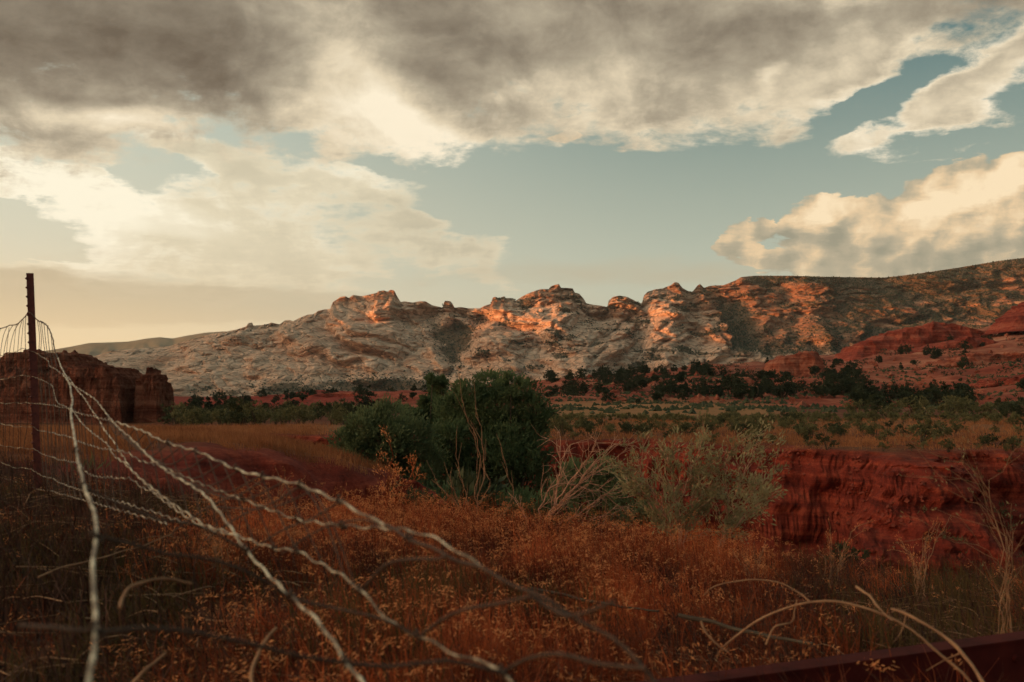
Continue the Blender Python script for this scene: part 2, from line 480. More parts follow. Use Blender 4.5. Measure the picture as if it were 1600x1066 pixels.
M_juniper = leaf_mat('juniper_foliage', (.020, .026, .013), (.045, .052, .024), .15)
M_scrub = leaf_mat('greasewood_foliage', (.080, .076, .030), (.21, .17, .075), .35)
M_scrub_dark = leaf_mat('dark_scrub_foliage', (.032, .038, .017), (.085, .082, .036), .2)
M_willow = leaf_mat('willow_foliage', (.062, .085, .036), (.17, .20, .085), .4, 1.2)
M_willow_l = leaf_mat('pale_willow_foliage', (.095, .11, .048), (.24, .25, .11), .4, 1.2)
M_sage = leaf_mat('sage_foliage', (.20, .15, .065), (.44, .34, .17), .3, 4)
M_straw = leaf_mat('dry_grass', (.28, .038, .012), (.82, .19, .060), .4, 3.5, patchy=(.09, .015, .008))
M_straw_far = leaf_mat('bank_grass', (.20, .060, .022), (.50, .19, .075), .3, .6)
M_straw_pale = leaf_mat('pale_seed_heads', (.55, .15, .045), (.90, .36, .14), .4, 5)
M_greengrass = leaf_mat('green_grass', (.07, .040, .014), (.15, .085, .03), .3, 3)
M_bark = plain_mat('bark', (.05, .03, .02), (.12, .08, .05), 12)
M_deadwood = plain_mat('dead_wood', (.34, .13, .075), (.66, .34, .21), 25, .8)
M_twig = plain_mat('dry_twig', (.15, .05, .025), (.34, .14, .07), 30, .8)
M_stem_dark = plain_mat('dark_stem', (.04, .015, .010), (.11, .04, .022), 9)
M_stick = plain_mat('weathered_stick', (.20, .09, .05), (.45, .22, .11), 14, .8, bmp=.003)
def m_wire(a=.39, b_=.49, c_=.60):
    m, t, b = new_mat('weathered_glint_wire', .45, .5); b.inputs['Metallic'].default_value = .3
    p = pos(t); f = noise(p, 26, 3, .6) * .7 + noise(p, 160, 2, .5) * .3
    setc(t, b, ramp(f, [(a, (.07, .035, .018)), (b_, (.30, .20, .12)), (c_, (.78, .64, .45))])); return m  # dark rust, with pale stops painting highlights along the twisted wire
M_wire = m_wire()
M_wire_thin = m_wire(.44, .53, .64)
M_wire_dark = plain_mat('rusty_wire', (.045, .022, .014), (.11, .06, .04), 90, .6, .3)
M_rust = plain_mat('rusty_red_paint', (.085, .014, .010), (.19, .035, .022), 35, .55, .1, bmp=.002, spec=.4)
M_clod = plain_mat('red_clod', (.12, .018, .010), (.30, .055, .028), 2.5)
M_beam = plain_mat('dark_red_iron', (.045, .006, .005), (.10, .014, .010), 9, .9, .0, bmp=.004, spec=.1)

# ------------------------------------------------------------------ terrain
PXC = np.array([-500, -100, 100, 200, 300, 400, 500, 600, 700, 800, 900, 1000, 1100, 1200, 1300, 1400, 1500, 1600, 1900, 2400], float)
def _row(D, pts):
    if 200 < D < 1000: pts = {k: v + (13 if k >= 1280 else 6 if k >= 1190 else 0) for k, v in pts.items()}
    """pts: {px: py} -> heights at the columns for distance D"""
    k = sorted(pts); py = np.interp(PXC, k, [pts[i] for i in k])
    return CZ + (HY - py) / F * D
def _rz(pts):
    k = sorted(pts); return np.interp(PXC, k, [pts[i] for i in k])
ROWS = [
    (0.2, _rz({800: .80})), (1.6, _rz({800: .80})), (2.6, _rz({0: .86, 800: .76, 1600: .72})), (4, _rz({0: 1.02, 500: .80, 900: .66, 1600: .55})),
    (6, _rz({0: 1.12, 300: .95, 600: .66, 1000: .50, 1600: .38})), (9, _rz({0: 1.0, 200: .85, 400: .62, 600: .46, 1000: .30, 1600: .02})),
    (15, _rz({0: .9, 300: .98, 450: .85, 560: .5, 700: .2, 1600: .05})), (24, _rz({0: .7, 300: .72, 450: .52, 560: .16, 700: .0, 1600: 0})), (34, _rz({0: .42, 300: .38, 500: .10, 700: 0, 1600: 0})),
    (46, _rz({0: -.05, 200: -.1, 700: 0, 1600: 0})), (62, _rz({0: -.5, 300: -.4, 700: -.1, 1600: -.05})), (95, _rz({0: -1.7, 300: -1.4, 700: -.7, 1600: -.4})),
    (150, _row(150, {0: 648, 400: 645, 700: 643, 1200: 641, 1400: 639, 1600: 636})),
    (210, _row(210, {0: 646, 400: 643, 700: 640, 850: 633, 1000: 631, 1200: 630, 1330: 628, 1500: 622, 1600: 616})),
    (290, _row(290, {0: 640, 300: 638, 400: 633, 500: 626, 600: 626, 750: 626, 850: 618, 1000: 613, 1100: 612, 1200: 610, 1300: 602, 1400: 600, 1500: 592, 1600: 583})),
    (400, _row(400, {0: 632, 300: 630, 400: 624, 500: 617, 620: 614, 750: 613, 850: 605, 1000: 596, 1100: 590, 1200: 590, 1300: 576, 1400: 566, 1500: 556, 1600: 545})),
    (520, _row(520, {0: 628, 300: 626, 400: 622, 500: 618, 620: 616, 750: 610, 850: 596, 1000: 584, 1060: 579, 1120: 574, 1200: 573, 1300: 560, 1400: 544, 1500: 530, 1600: 514})),
    (720, _row(720, {0: 624, 300: 622, 500: 620, 620: 618, 800: 606, 900: 594, 1000: 584, 1100: 572, 1200: 562, 1300: 549, 1400: 532, 1500: 512, 1600: 492, 1800: 470})),
    (1100, _row(1100, {0: 624, 300: 622, 700: 618, 800: 612, 1000: 596, 1100: 584, 1200: 572, 1300: 556, 1400: 540, 1500: 520, 1600: 500, 1800: 480})),
    (1700, _row(1700, {0: 624, 700: 619, 1000: 606, 1200: 590, 1400: 560, 1600: 530, 1900: 500})),
    (2600, _row(1700, {0: 624, 700: 619, 1000: 606, 1200: 590, 1400: 560, 1600: 530, 1900: 500})),
]
_lr = np.log(np.array([r[0] for r in ROWS])); _zt = np.array([r[1] for r in ROWS])
_azc = np.arctan((PXC - 800) / F)
GULLY = np.array([(34, 9.5), (18, 8.3), (12, 8.1), (8, 8.2), (5, 8.5), (2.5, 8.7), (0.2, 9.0), (-1.3, 8.9), (-3.2, 8.6), (-5.2, 9.2), (-5.6, 10.6), (-4.6, 12.2), (-3.7, 14.5), (-3.2, 18.5), (-3.7, 24), (-5.4, 29), (-7.5, 32.4), (-14, 34.6), (-30, 36), (-60, 38),
                  (-60, 47), (-30, 43), (-12, 40), (-8, 39.6), (-4, 39), (-2, 38), (1.35, 36), (4.5, 35.6), (6.3, 33.2), (8.6, 33.0), (9.8, 30.0), (10.6, 27.2), (12.8, 29.2), (15.5, 32), (20, 33), (34, 30)])
def poly_sd(x, y, P):
    """distance to the outline, positive inside"""
    d = np.full(x.shape, 1e9, np.float32); ins = np.zeros(x.shape, bool)
    for i in range(len(P)):
        a, b = P[i], P[(i + 1) % len(P)]
        e = b - a; L2 = e.dot(e)
        t = np.clip(((x - a[0]) * e[0] + (y - a[1]) * e[1]) / L2, 0, 1)
        d = np.minimum(d, np.hypot(x - a[0] - t * e[0], y - a[1] - t * e[1]))
        c = ((a[1] > y) != (b[1] > y)) & (x < e[0] * (y - a[1]) / (e[1] + 1e-12) + a[0])
        ins ^= c
    return np.where(ins, d, -d)
def ground(x, y, full=False):
    x = np.asarray(x, float); y = np.asarray(y, float)
    r = np.hypot(x, y); az = np.arctan2(x, y)
    D = np.clip(r * np.maximum(np.cos(az), .85), .21, 2500)
    l = np.log(D); i = np.clip(np.searchsorted(_lr, l) - 1, 0, len(_lr) - 2)
    f = np.clip((l - _lr[i]) / (_lr[i + 1] - _lr[i]), 0, 1)
    a = np.clip(az, _azc[0], _azc[-1]); j = np.clip(np.searchsorted(_azc, a) - 1, 0, len(_azc) - 2)
    g = np.clip((a - _azc[j]) / (_azc[j + 1] - _azc[j]), 0, 1); g = g * g * (3 - 2 * g)
    z = (_zt[i, j] * (1 - g) + _zt[i, j + 1] * g) * (1 - f) + (_zt[i + 1, j] * (1 - g) + _zt[i + 1, j + 1] * g) * f
    near = sst(60, 10, D); mid = sst(20, 80, D) * sst(2000, 900, D); hill = sst(180, 330, D)
    z = z + near * (fbm(x / 3.1, y / 3.1, oct=4, seed=3) * .09 + perlin(x / .45, y / .45, seed=5) * .018)
    z = z + mid * fbm(x / 22, y / 22, oct=4, seed=9) * .35 + hill * (fbm(x / 70, y / 55, oct=6, gain=.55, seed=11, kind='billow') * 3.4)
    # the arroyo
    m = (D < 75) & (y > 4)
    sd = np.full(x.shape, -9.0)
    bank = np.zeros(x.shape)
    if m.any():
        xx, yy = x[m], y[m]
        s_ = poly_sd(xx.astype(np.float32), yy.astype(np.float32), GULLY)
        w_ = fbm(xx / 5.5, yy / 5.5, oct=5, gain=.55, seed=21) * 2.6
        gul = np.abs(perlin(xx / 2.2, yy / 2.2, seed=23)) * .4 + np.abs(perlin(xx / .8, yy / .9, seed=24)) * .14   # rain gullies cut in the face
        s_ = s_ + w_ - gul * sst(-.5, .8, s_)
        wv = 1 + 1.7 * sst(-.1, .5, perlin(xx / 6.5 + 3, yy / 9, seed=26))
        top = sst(-.5 * wv, 1.5 * wv, s_) * 1.25
        led = sst(1.5 * wv, 2.0 * wv, s_) * .75
        tal = np.clip((s_ - .6) / 6.5, 0, 1); tal = tal ** .8 * 2.7
        fade = sst(0, 1.2, s_ + .3)
        sh = .38 + .62 * sst(-4.5, -1.5, xx + (yy > 20) * 30)
        z[m] = z[m] - (top + led + tal) * sh + fade * fbm(xx / 1.1, yy / 1.1, oct=5, gain=.6, seed=29) * .42 * sst(7, 2, s_) - fade * .0
        sd[m] = s_; bank[m] = sst(-1.3, .1, s_) * sst(9, 6, s_)
    if full: return z, sd, bank
    return z
def gz(x, y): return float(ground(np.array([x]), np.array([y]))[0])

naz = np.concatenate((np.linspace(-pi, radians(-36), 60, endpoint=False), np.linspace(radians(-36), radians(36), 1050), np.linspace(radians(36), pi, 61)[1:]))
nr = np.concatenate((np.geomspace(.15, 8, 110, endpoint=False), np.linspace(8, 24, 100, endpoint=False), np.linspace(24, 46, 230, endpoint=False),
                     np.geomspace(46, 180, 90, endpoint=False), np.geomspace(180, 1100, 260, endpoint=False), np.geomspace(1100, 2600, 30)))
RR, AA = np.meshgrid(nr, naz, indexing='ij')
gx, gy = RR * np.sin(AA), RR * np.cos(AA)
gzv, gsd, gbank = ground(gx, gy, True)
# overhanging, broken ledges on the banks: push the face sideways
k_ = gbank * sst(9, 20, RR)
gy2 = gy + k_ * ((np.round(gzv * 2.6 + fbm(gx / 3, gy / 3, oct=2) * .8) % 2 - .5) * .16 + fbm(gx / 1.1, gzv / .8, oct=4, gain=.6, seed=33) * .75)
V = np.stack((gx, gy2, gzv), -1).reshape(-1, 3)
rockm = sst(330, 420, RR) * sst(-.1, .35, fbm(gx / 60, gy / 40, oct=4, seed=41) + sst(900, 1500, (gx / gy.clip(1) * F + 800)) * .35)

def m_ground():
    m, t, b = new_mat('red_desert_ground', .95, .1)
    p = pos(t); bank = attr(t, 'bank'); far = attr(t, 'far'); field = attr(t, 'field'); rock = attr(t, 'rock')
    n1 = noise(p, .35, 6, .6); n2 = noise(p, 3.0, 6, .65); n3 = noise(p, 22, 4, .6)
    soil = ramp(n2, [(.3, (.08, .020, .010)), (.7, (.18, .042, .019))])
    litter = ramp(n3 * .6 + n2 * .4, [(.38, (.05, .016, .008)), (.5, (.15, .046, .018)), (.62, (.30, .11, .042))])
    base = mixc(n1.step(.42, .6), soil, litter)
    strat = noise(stretch(t, p, .25, .25, 5.5), 1.0, 6, .65)
    cliff = ramp(strat * .5 + n2 * .3 + n3 * .2, [(.38, (.08, .013, .009)), (.5, (.20, .027, .015)), (.62, (.36, .062, .030))])
    c = mixc(bank, base, cliff)
    nf = noise(p, .03, 7, .62); nf2 = noise(p, .25, 5, .65)
    hillc = ramp(nf * .6 + nf2 * .4, [(.38, (.15, .022, .012)), (.5, (.25, .045, .022)), (.62, (.42, .125, .065))])
    strata = noise(stretch(t, p, .012, .012, .45, (0, 8, 0)), 1.0, 6, .6)
    rockc = ramp(strata * .7 + nf2 * .3, [(.38, (.17, .030, .016)), (.5, (.31, .078, .040)), (.62, (.48, .19, .11))])
    redl = sep(p)[0].step(-25.0, -60.0)
    hillc = mixc(rock, hillc, rockc)
    hillc = mixc(redl, hillc, ramp(nf2, [(.35, (.16, .018, .010)), (.65, (.30, .034, .018))]))
    c = mixc(far, c, hillc)
    fieldc = ramp(nf2 * .5 + n2 * .5, [(.35, (.24, .10, .035)), (.65, (.42, .19, .075))])
    c = mixc(field, c, fieldc)
    sp_ = voro(p, .42, 'F1').step(.22, .10) * far * noise(p, .05, 3).step(.45, .55)
    c = mixc(sp_ * .8, c, val_rgb(t, (.07, .045, .025)))
    setc(t, b, c)
    bump(t, b, n3 * .3 + n2 * .7 + strat * bank * .6, .8, .12)
    return m
M_ground = m_ground()
pxg = gx / np.maximum(gy, .1) * F + 800
field = sst(95, 115, RR) * sst(262, 205, RR) * sst(830, 900, pxg) * sst(1260, 1180, pxg) + sst(44, 50, RR) * sst(80, 70, RR) * .5
fargrass = sst(150, 220, RR)
ground_o = link_mesh('ground', V, grid_faces(len(nr), len(naz)), M_ground, attrs={
    'bank': gbank, 'far': fargrass, 'field': field * .8, 'rock': rockm})
tag(ground_o, kind='structure')
# flat land beyond the modelled valley
rr2 = np.array([2550, 3800, 5400, 7400.]); aa2 = np.linspace(-pi, pi, 97)
R2, A2_ = np.meshgrid(rr2, aa2, indexing='ij')
o = link_mesh('outer_plain', np.stack((R2 * np.sin(A2_), R2 * np.cos(A2_), R2 * 0 - 14.0), -1).reshape(-1, 3), grid_faces(4, 97),
              plain_mat('far_plain', (.16, .07, .04), (.26, .13, .08), .002))
tag(o, kind='structure')

# ------------------------------------------------------------------ the sandstone range
SKY = np.array([(-500, 600), (-200, 585), (0, 572), (100, 562), (150, 556), (165, 551), (175, 548), (190, 547), (215, 545), (240, 543), (265, 541), (290, 533), (310, 528), (330, 522), (350, 519), (370, 515), (385, 510), (388, 505), (394, 504),
    (396, 509), (410, 508), (420, 506), (424, 504), (428, 505), (437, 507), (445, 501), (452, 500), (458, 502), (470, 496), (480, 492), (490, 491), (497, 486), (505, 484), (516, 483), (520, 472), (527, 468), (532, 464), (540, 463), (545, 466), (552, 461),
    (566, 463), (575, 461), (588, 458), (592, 455), (600, 454), (606, 456), (610, 453), (616, 454), (620, 462), (626, 472), (632, 471), (638, 472), (645, 473), (655, 471), (665, 471), (675, 477), (684, 479), (692, 481), (693, 473), (698, 470), (704, 471),
    (708, 476), (710, 481), (720, 480), (733, 482), (750, 482), (757, 478), (767, 475), (770, 465), (774, 464), (780, 466), (788, 463), (790, 466), (800, 466), (806, 470), (815, 464), (827, 458), (838, 454), (845, 452), (858, 452), (862, 447), (868, 445),
    (874, 444), (876, 450), (885, 450), (896, 451), (897, 457), (905, 459), (912, 467), (916, 474), (925, 476), (940, 478), (949, 480), (951, 470), (958, 464), (968, 462), (980, 464), (990, 469), (1000, 474), (1003, 474), (1006, 462), (1012, 456),
    (1025, 452), (1035, 451), (1048, 446), (1054, 441), (1060, 442), (1066, 450), (1075, 455), (1082, 456), (1090, 446), (1094, 444), (1100, 450), (1108, 447), (1120, 446), (1130, 446), (1140, 442), (1150, 438), (1158, 433), (1180, 431), (1230, 431),
    (1300, 433), (1380, 434), (1400, 432), (1440, 427), (1500, 418), (1560, 408), (1600, 403), (1700, 392), (2100, 370)], float)
mu = np.linspace(-420, 2050, 1500); nt = 340
T_, U_ = np.meshgrid(np.linspace(0, 1, nt), mu, indexing='ij')
sk = np.interp(U_, SKY[:, 0], SKY[:, 1])
smooth_sk = np.interp(mu, SKY[:, 0], SKY[:, 1]); ker = np.hanning(61); ker /= ker.sum()
smooth_sk = np.convolve(np.pad(smooth_sk, 30, mode='edge'), ker, 'valid')
sk = np.where(T_ > .9, sk, smooth_sk[None] + (sk - smooth_sk[None]) * sst(.62, .93, T_))
PY = 632 + (sk - 632) * T_
D0 = 1640 + 60 * np.sin(U_ / 260); D1 = 2280 + 50 * np.sin(U_ / 190 + 1)
Dm = D0 + (D1 - D0) * T_ ** 1.15
X0 = (U_ - 800) / F * Dm; Z0 = CZ + (HY - PY) / F * Dm
# big buttresses and side canyons
def vcan(cx, cy_top, w_top, cy_bot, w_bot, cx_bot=None, soft=16):
    """canyon mask between two rows, half widths in photo pixels"""
    k = np.clip((PY - cy_top) / (cy_bot - cy_top), 0, 1)
    c = cx + ((cx_bot if cx_bot is not None else cx) - cx) * k; w = w_top + (w_bot - w_top) * k
    w = w + perlin(U_ / 30, PY / 14, seed=77) * 9
    return sst(0, soft, w - np.abs(U_ - c)) * sst(cy_top - 22, cy_top + 22, PY + perlin(U_ / 22, PY / 30, seed=78) * 14) * sst(cy_bot + 6, cy_bot - 8, PY)
can1 = vcan(712, 506, 66, 600, 6, 706, 44)
can2 = vcan(1138, 476, 34, 548, 34, 1160, 16)
can3 = vcan(1222, 520, 30, 560, 60, 1235, 16)
wx = X0 + fbm(X0 / 160, Z0 / 110, oct=3, seed=51) * 60; wz = Z0 + fbm(X0 / 160, Z0 / 110, oct=3, seed=52) * 34
ca, sa = cos(radians(24)), sin(radians(24))
# slabs dip down to the right on the left massif, to the left on the right-hand slopes
dip = sst(750, 1050, U_)
rx = wx * ca - wz * sa * (1 - 2 * dip) * 1.6; rz = wz * ca + wx * sa * (1 - 2 * dip) * .9
big = np.abs(perlin(rx / 230, rz / 95, seed=61)) * 1.6
med = np.abs(perlin(rx / 92 + .3 * big, rz / 38, seed=62)) * 1.6
sml = np.abs(perlin(rx / 36, rz / 15, seed=63)) * 1.6
tny = fbm(wx / 13, wz / 6.0, oct=3, seed=64, kind='billow')
jnt = fbm(wx / 26 + .5 * wz / 26, wz / 13, oct=4, gain=.62, seed=164, kind='ridge') * (7 + 5 * dip) + np.round(fbm((wx + wz * .6) / 34, wz / 20, oct=2, seed=165) * 5) * (1.0 + 2.2 * dip)
butt = fbm(X0 / 420, Z0 / 600, oct=2, seed=65)
led = wz + fbm(X0 / 60, Z0 / 60, oct=3, seed=66) * 9
ledge = (np.abs(((led / 17) % 1) - .5) * 2)
ledge = sst(.25, .75, ledge)
up = sst(.45, .85, T_)
calm = 1 - .85 * can1 - .6 * can2
R_ = (butt * 80 + big * 78 + med * 40 * (1 - .3 * up) + sml * 13 + tny * 4.5 + jnt + ledge * up * 9 * sst(740, 820, U_)) * calm
R_ = R_ + ledge * 4 * (1 - up) - can1 * 34 - can2 * 30 - can3 * 30
R_ = R_ + (T_ > .8) * (sst(.86, .99, T_) * (np.abs(perlin(X0 / 24, Z0 / 30, seed=67)) * 22 + 8)) * sst(1180, 1080, U_)
Dd = Dm - R_ * sst(0, .05, T_)
# heights follow the sightline only for the crest row; lower rows keep their own height, so the relief is true depth
Xd = X0 + fbm(X0 / 50, Z0 / 40, oct=3, seed=68) * 5
Zd = Z0 + (fbm(X0 / 30, Z0 / 20, oct=3, seed=69) * 3) * (1 - sst(.9, 1, T_))
kk = sst(.80, 1.0, T_)
Xd = Xd * (1 - kk) + ((U_ - 800) / F * Dd) * kk
Zs = CZ + (HY - PY) / F * Dd
Zd = Zd * (1 - kk) + Zs * kk
# back side
nb = 12
tb = np.linspace(0, 1, nb + 1)[1:, None]
crestX, crestY, crestZ = Xd[-1], Dd[-1], Zd[-1]
mesaflat = sst(1140, 1200, mu)[None]
bD = crestY[None] + tb * 700; bX = crestX[None] * (bD / crestY[None])
smZ = CZ + (HY - smooth_sk) / F * crestY
bZ = crestZ[None] * 0 + smZ[None] + (crestZ - smZ)[None] * sst(.12, .04, tb) - (tb ** 1.0) * (170 * (1 - mesaflat) + 60 * mesaflat) - 4 * tb ** .2 * (1 - mesaflat)
MX = np.vstack((Xd, bX)); MY = np.vstack((Dd, bD)); MZ = np.vstack((Zd, bZ))
# vegetation: canyon floors, the dark mesa top, juniper slopes on the right, talus at the foot
vn = fbm(X0 / 55, Z0 / 22, oct=5, gain=.6, seed=71)
topveg = sst(1150, 1190, U_) * sst(0, 14, 452 + 28 * sst(1250, 1400, U_) * 1.0 - 40 * sst(1480, 1600, U_) + vn * 26 - PY)
slope_r = sst(1160, 1380, U_) * sst(-.35, .15, vn) * 1.0
bandveg = sst(.02, .35, vn) * .6 * sst(600, 800, U_)
foot = sst(596, 606, PY) * sst(-.1, .25, vn) * sst(1000, 860, U_) * .55
lowtal = np.exp(-(((U_ - 600) / 95) ** 2 + ((PY - 605) / 14) ** 2)) + np.exp(-(((U_ - 455) / 38) ** 2 + ((PY - 612) / 12) ** 2))
slopeveg = np.clip(np.maximum.reduce([can1 * .8, can2, topveg, slope_r, bandveg, foot, lowtal * .9, can3 * .5, sst(1030, 1180, U_) * sst(-.1, .3, vn) * .55 * sst(560, 520, PY)]), 0, 1)
redness = np.clip(sst(500, 452, PY + vn * 18) * sst(420, 520, U_) * .55 + sst(1030, 1190, U_) * 1.0 * sst(590, 500, PY + vn * 20) + sst(-.05, .5, fbm(X0 / 130, Z0 / 50, oct=4, seed=73)) * .45, 0, 1)
pad = lambda a: np.vstack((a, np.repeat(a[-1:], nb, 0)))
def m_range():
    m, t, b = new_mat('pale_sandstone', .95, .1)
    p = pos(t); veg = attr(t, 'veg'); red = attr(t, 'red')
    n1 = noise(p, .012, 7, .62); n2 = noise(p, .09, 6, .65)
    st = noise(stretch(t, p, .008, .008, .11, (0, 10, 0)), 1.0, 7, .62, .6)
    pale = ramp(st * .55 + n2 * .45, [(.34, (.34, .17, .105)), (.46, (.62, .355, .235)), (.60, (.82, .52, .365))])
    redc = ramp(st * .5 + n2 * .5, [(.36, (.19, .070, .036)), (.5, (.36, .155, .085)), (.64, (.54, .29, .175))])
    c = mixc((red + (n1 - .5) * .9).step(.15, .75), pale, redc)
    vg = ramp(n2, [(.35, (.11, .064, .038)), (.55, (.18, .108, .064)), (.7, (.34, .20, .125))])
    c = mixc((veg * 1.5 + (noise(p, .05, 5, .7) - .5) * 1.6).step(.35, .85), c, vg)
    crack = voro(stretch(t, p, .03, .03, .055, (0, 25, 0)), 1.0, 'DISTANCE_TO_EDGE')
    ck2 = voro(stretch(t, p, .085, .085, .13, (0, -20, 0)), 1.0, 'DISTANCE_TO_EDGE')
    c = mixc(crack.step(.055, .0) * .6, c, val_c(t, (.14, .08, .05)))
    c = mixc(ck2.step(.05, .0) * .4, c, val_c(t, (.16, .09, .06)))
    setc(t, b, c)
    bump(t, b, st * .6 + n2 * .5 + crack.min(.12) * 3.0 + ck2.min(.1) * 1.5, 1.0, 9.0)
    return m
def val_c(t, c):
    n = t.nodes.new('ShaderNodeRGB'); n.outputs[0].default_value = (*c, 1); return S(t, n.outputs[0])
M_range = m_range()
vback = np.repeat((mesaflat * .9 + 0 * mu[None]), nb, 0)
o = link_mesh('mountains', np.stack((MX, MY, MZ), -1).reshape(-1, 3), grid_faces(nt + nb, len(mu)), M_range,
              attrs={'veg': np.vstack((slopeveg, vback)), 'red': pad(redness)})
tag(o, kind='structure')

# junipers too many to count: small clumps all over those slopes
def blob_cloud(name, P, size, mat, seed=1):
    r_ = np.random.default_rng(seed); n = len(P)
    O = np.array([(1, 0, 0), (-.5, .87, 0), (-.5, -.87, 0), (.5, .87, .5), (-1, 0, .5), (.5, -.87, .5), (0, 0, 1.05)], float)
    O[:3] *= .8; O[3:6] *= .85
    Fc = np.array([(0, 3, 1), (1, 3, 4), (1, 4, 2), (2, 4, 5), (2, 5, 0), (0, 5, 3), (3, 6, 4), (4, 6, 5), (5, 6, 3)])
    a = r_.uniform(0, 2 * pi, n); c, s_ = np.cos(a), np.sin(a)
    V = O[None] * r_.uniform(.75, 1.3, (n, 7, 1)) * np.asarray(size).reshape(-1, 1, 1)
    V = np.stack((V[..., 0] * c[:, None] - V[..., 1] * s_[:, None], V[..., 0] * s_[:, None] + V[..., 1] * c[:, None], V[..., 2]), -1) + P[:, None]
    o = link_mesh(name, V.reshape(-1, 3), (Fc[None] + np.arange(n)[:, None, None] * 7).reshape(-1, 3), mat, smooth=False)
    return tag(o, kind='stuff')
vp = (slopeveg * (1 - .6 * can1) * (1 - .5 * sst(860, 700, U_) * sst(590, 600, PY))).ravel() ** 1.3; vp = vp * (T_.ravel() < .999) * (np.abs(U_.ravel() - 800) < 950)
dens = np.concatenate((vp + .002, np.zeros(0)))
sel = rng.choice(len(dens), 46000, replace=False, p=dens / dens.sum())
P = np.stack((Xd.ravel()[sel], Dd.ravel()[sel], Zd.ravel()[sel]), 1) + rng.normal(size=(46000, 3)) * (2.0, 1.5, .3) - (0, 0, .5)
o = blob_cloud('juniper_woods', P, rng.uniform(1.0, 2.5, 46000), M_juniper)
tag(o, 'dark junipers dotted over the pale cliffs and the mesa rim', 'juniper woods')
cx = rng.integers(0, len(mu), 5000); cx = cx[(mu[cx] > 1155) & (mu[cx] < 1760)]
tt = rng.uniform(0, .25, len(cx)); yy = crestY[cx] + tt * 700
P = np.stack((crestX[cx] * yy / crestY[cx], yy, smZ[cx] - tt * 60 - .6), 1)
o = blob_cloud('mesa_woods', P, rng.uniform(1.3, 2.8, len(cx)), M_juniper, 2)
tag(o, 'thin dark fringe of trees along the flat mesa top', 'woods')

# far hazy ridge beyond, on the left
FAR = np.array([(-900, 600), (-400, 580), (-100, 566), (0, 559), (40, 553), (80, 547), (110, 542), (140, 536), (175, 535), (200, 534), (230, 529), (250, 527), (270, 529), (290, 525), (320, 520), (350, 518), (400, 520), (520, 530), (700, 560), (900, 610)], float)
fu = np.linspace(-900, 900, 500); ft = np.linspace(0, 1, 40)
FT, FU = np.meshgrid(ft, fu, indexing='ij')
fs = np.interp(FU, FAR[:, 0], FAR[:, 1]); FP = 640 + (fs - 640) * FT
FD = 5200 + 900 * FT - fbm((FU) / 60, FT * 3, oct=5, seed=81, kind='ridge') * 260 * np.sin(FT * pi)
FX = (FU - 800) / F * FD; FZ = CZ + (HY - FP) / F * FD
FX = np.vstack((FX, FX[-1:] * 1.15)); FDD = np.vstack((FD, FD[-1:] * 1.15)); FZ = np.vstack((FZ, FZ[-1:] - 250))
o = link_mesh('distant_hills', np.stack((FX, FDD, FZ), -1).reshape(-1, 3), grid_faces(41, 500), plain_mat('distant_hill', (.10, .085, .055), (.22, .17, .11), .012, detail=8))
tag(o, kind='structure')

# unseen ridge added in the west to keep low sun off the valley
wy = np.linspace(-2200, 4300, 260)
HR = np.interp(wy, [-2200, -1200, -400, 400, 1300, 1520, 1560, 1660, 1695, 1735, 2100, 2600, 3800, 4300], [120, 300, 350, 340, 318, 314, 372, 388, 360, 330, 330, 335, 300, 120])  # crest shaped for its shadow, higher where the central peaks stay shaded
wxp = np.linspace(-1, 1, 41)
WW, YY = np.meshgrid(wxp, wy, indexing='ij')
prof = np.clip(1 - np.abs(WW), 0, 1) ** .8
HH = prof * HR[None] + fbm(WW * 4, YY / 300, oct=5, seed=91) * 30 * (1 - prof) * prof * 3 - 16
HH[20] += fbm(wy / 40, wy * 0, oct=4, seed=92) * 26
o = link_mesh('shadow_ridge', np.stack((-2500 + WW * 480 - 0 * YY, YY, HH), -1).reshape(-1, 3), grid_faces(41, 260), M_range,
              attrs={'veg': WW * 0 + .5, 'red': WW * 0 + .4})
tag(o, kind='structure')

# ------------------------------------------------------------------ thin evening haze over the whole valley
hm = bpy.data.materials.new('haze'); hm.use_nodes = True; ht = hm.node_tree; ht.nodes.clear()
ho = ht.nodes.new('ShaderNodeOutputMaterial'); hv = ht.nodes.new('ShaderNodeVolumePrincipled')
hv.inputs['Color'].default_value = (.93, .88, .78, 1); hv.inputs['Density'].default_value = 4.0e-5; hv.inputs['Anisotropy'].default_value = .2
ht.links.new(hv.outputs[0], ho.inputs['Volume'])
hb_ = MB(); hb_.box((0, 0, 245), (15200, 15200, 550))
tag(hb_.link('haze', hm, None, False), kind='stuff')

# ------------------------------------------------------------------ sandstone outcrops
def m_outcrop(name, c0, c1, c2, tilt, fr=.5):
    m, t, b = new_mat(name, .95, .1)
    p = pos(t)
    st = noise(stretch(t, p, .05 * fr, .05 * fr, 1.3 * fr, (0, tilt, 0)), 1.0, 7, .62, .3)
    n2 = noise(p, .5 * fr * 2, 6, .65); n3 = noise(p, 3.0 * fr, 5, .6)
    setc(t, b, ramp(st * .55 + n2 * .3 + n3 * .15, [(.41, c0), (.5, c1), (.60, c2)]))
    bump(t, b, st * .8 + n2 * .6 + n3 * .4, 1.0, 1.1 / fr)
    return m
M_butte = m_outcrop('dark_red_sandstone', (.14, .036, .021), (.25, .072, .041), (.40, .15, .09), 3, 1.0)
M_dome = m_outcrop('salmon_sandstone', (.21, .040, .022), (.34, .088, .048), (.50, .19, .115), -16, .4)
M_redslab = m_outcrop('deep_red_sandstone', (.20, .030, .018), (.33, .058, .033), (.46, .12, .07), -20, .4)

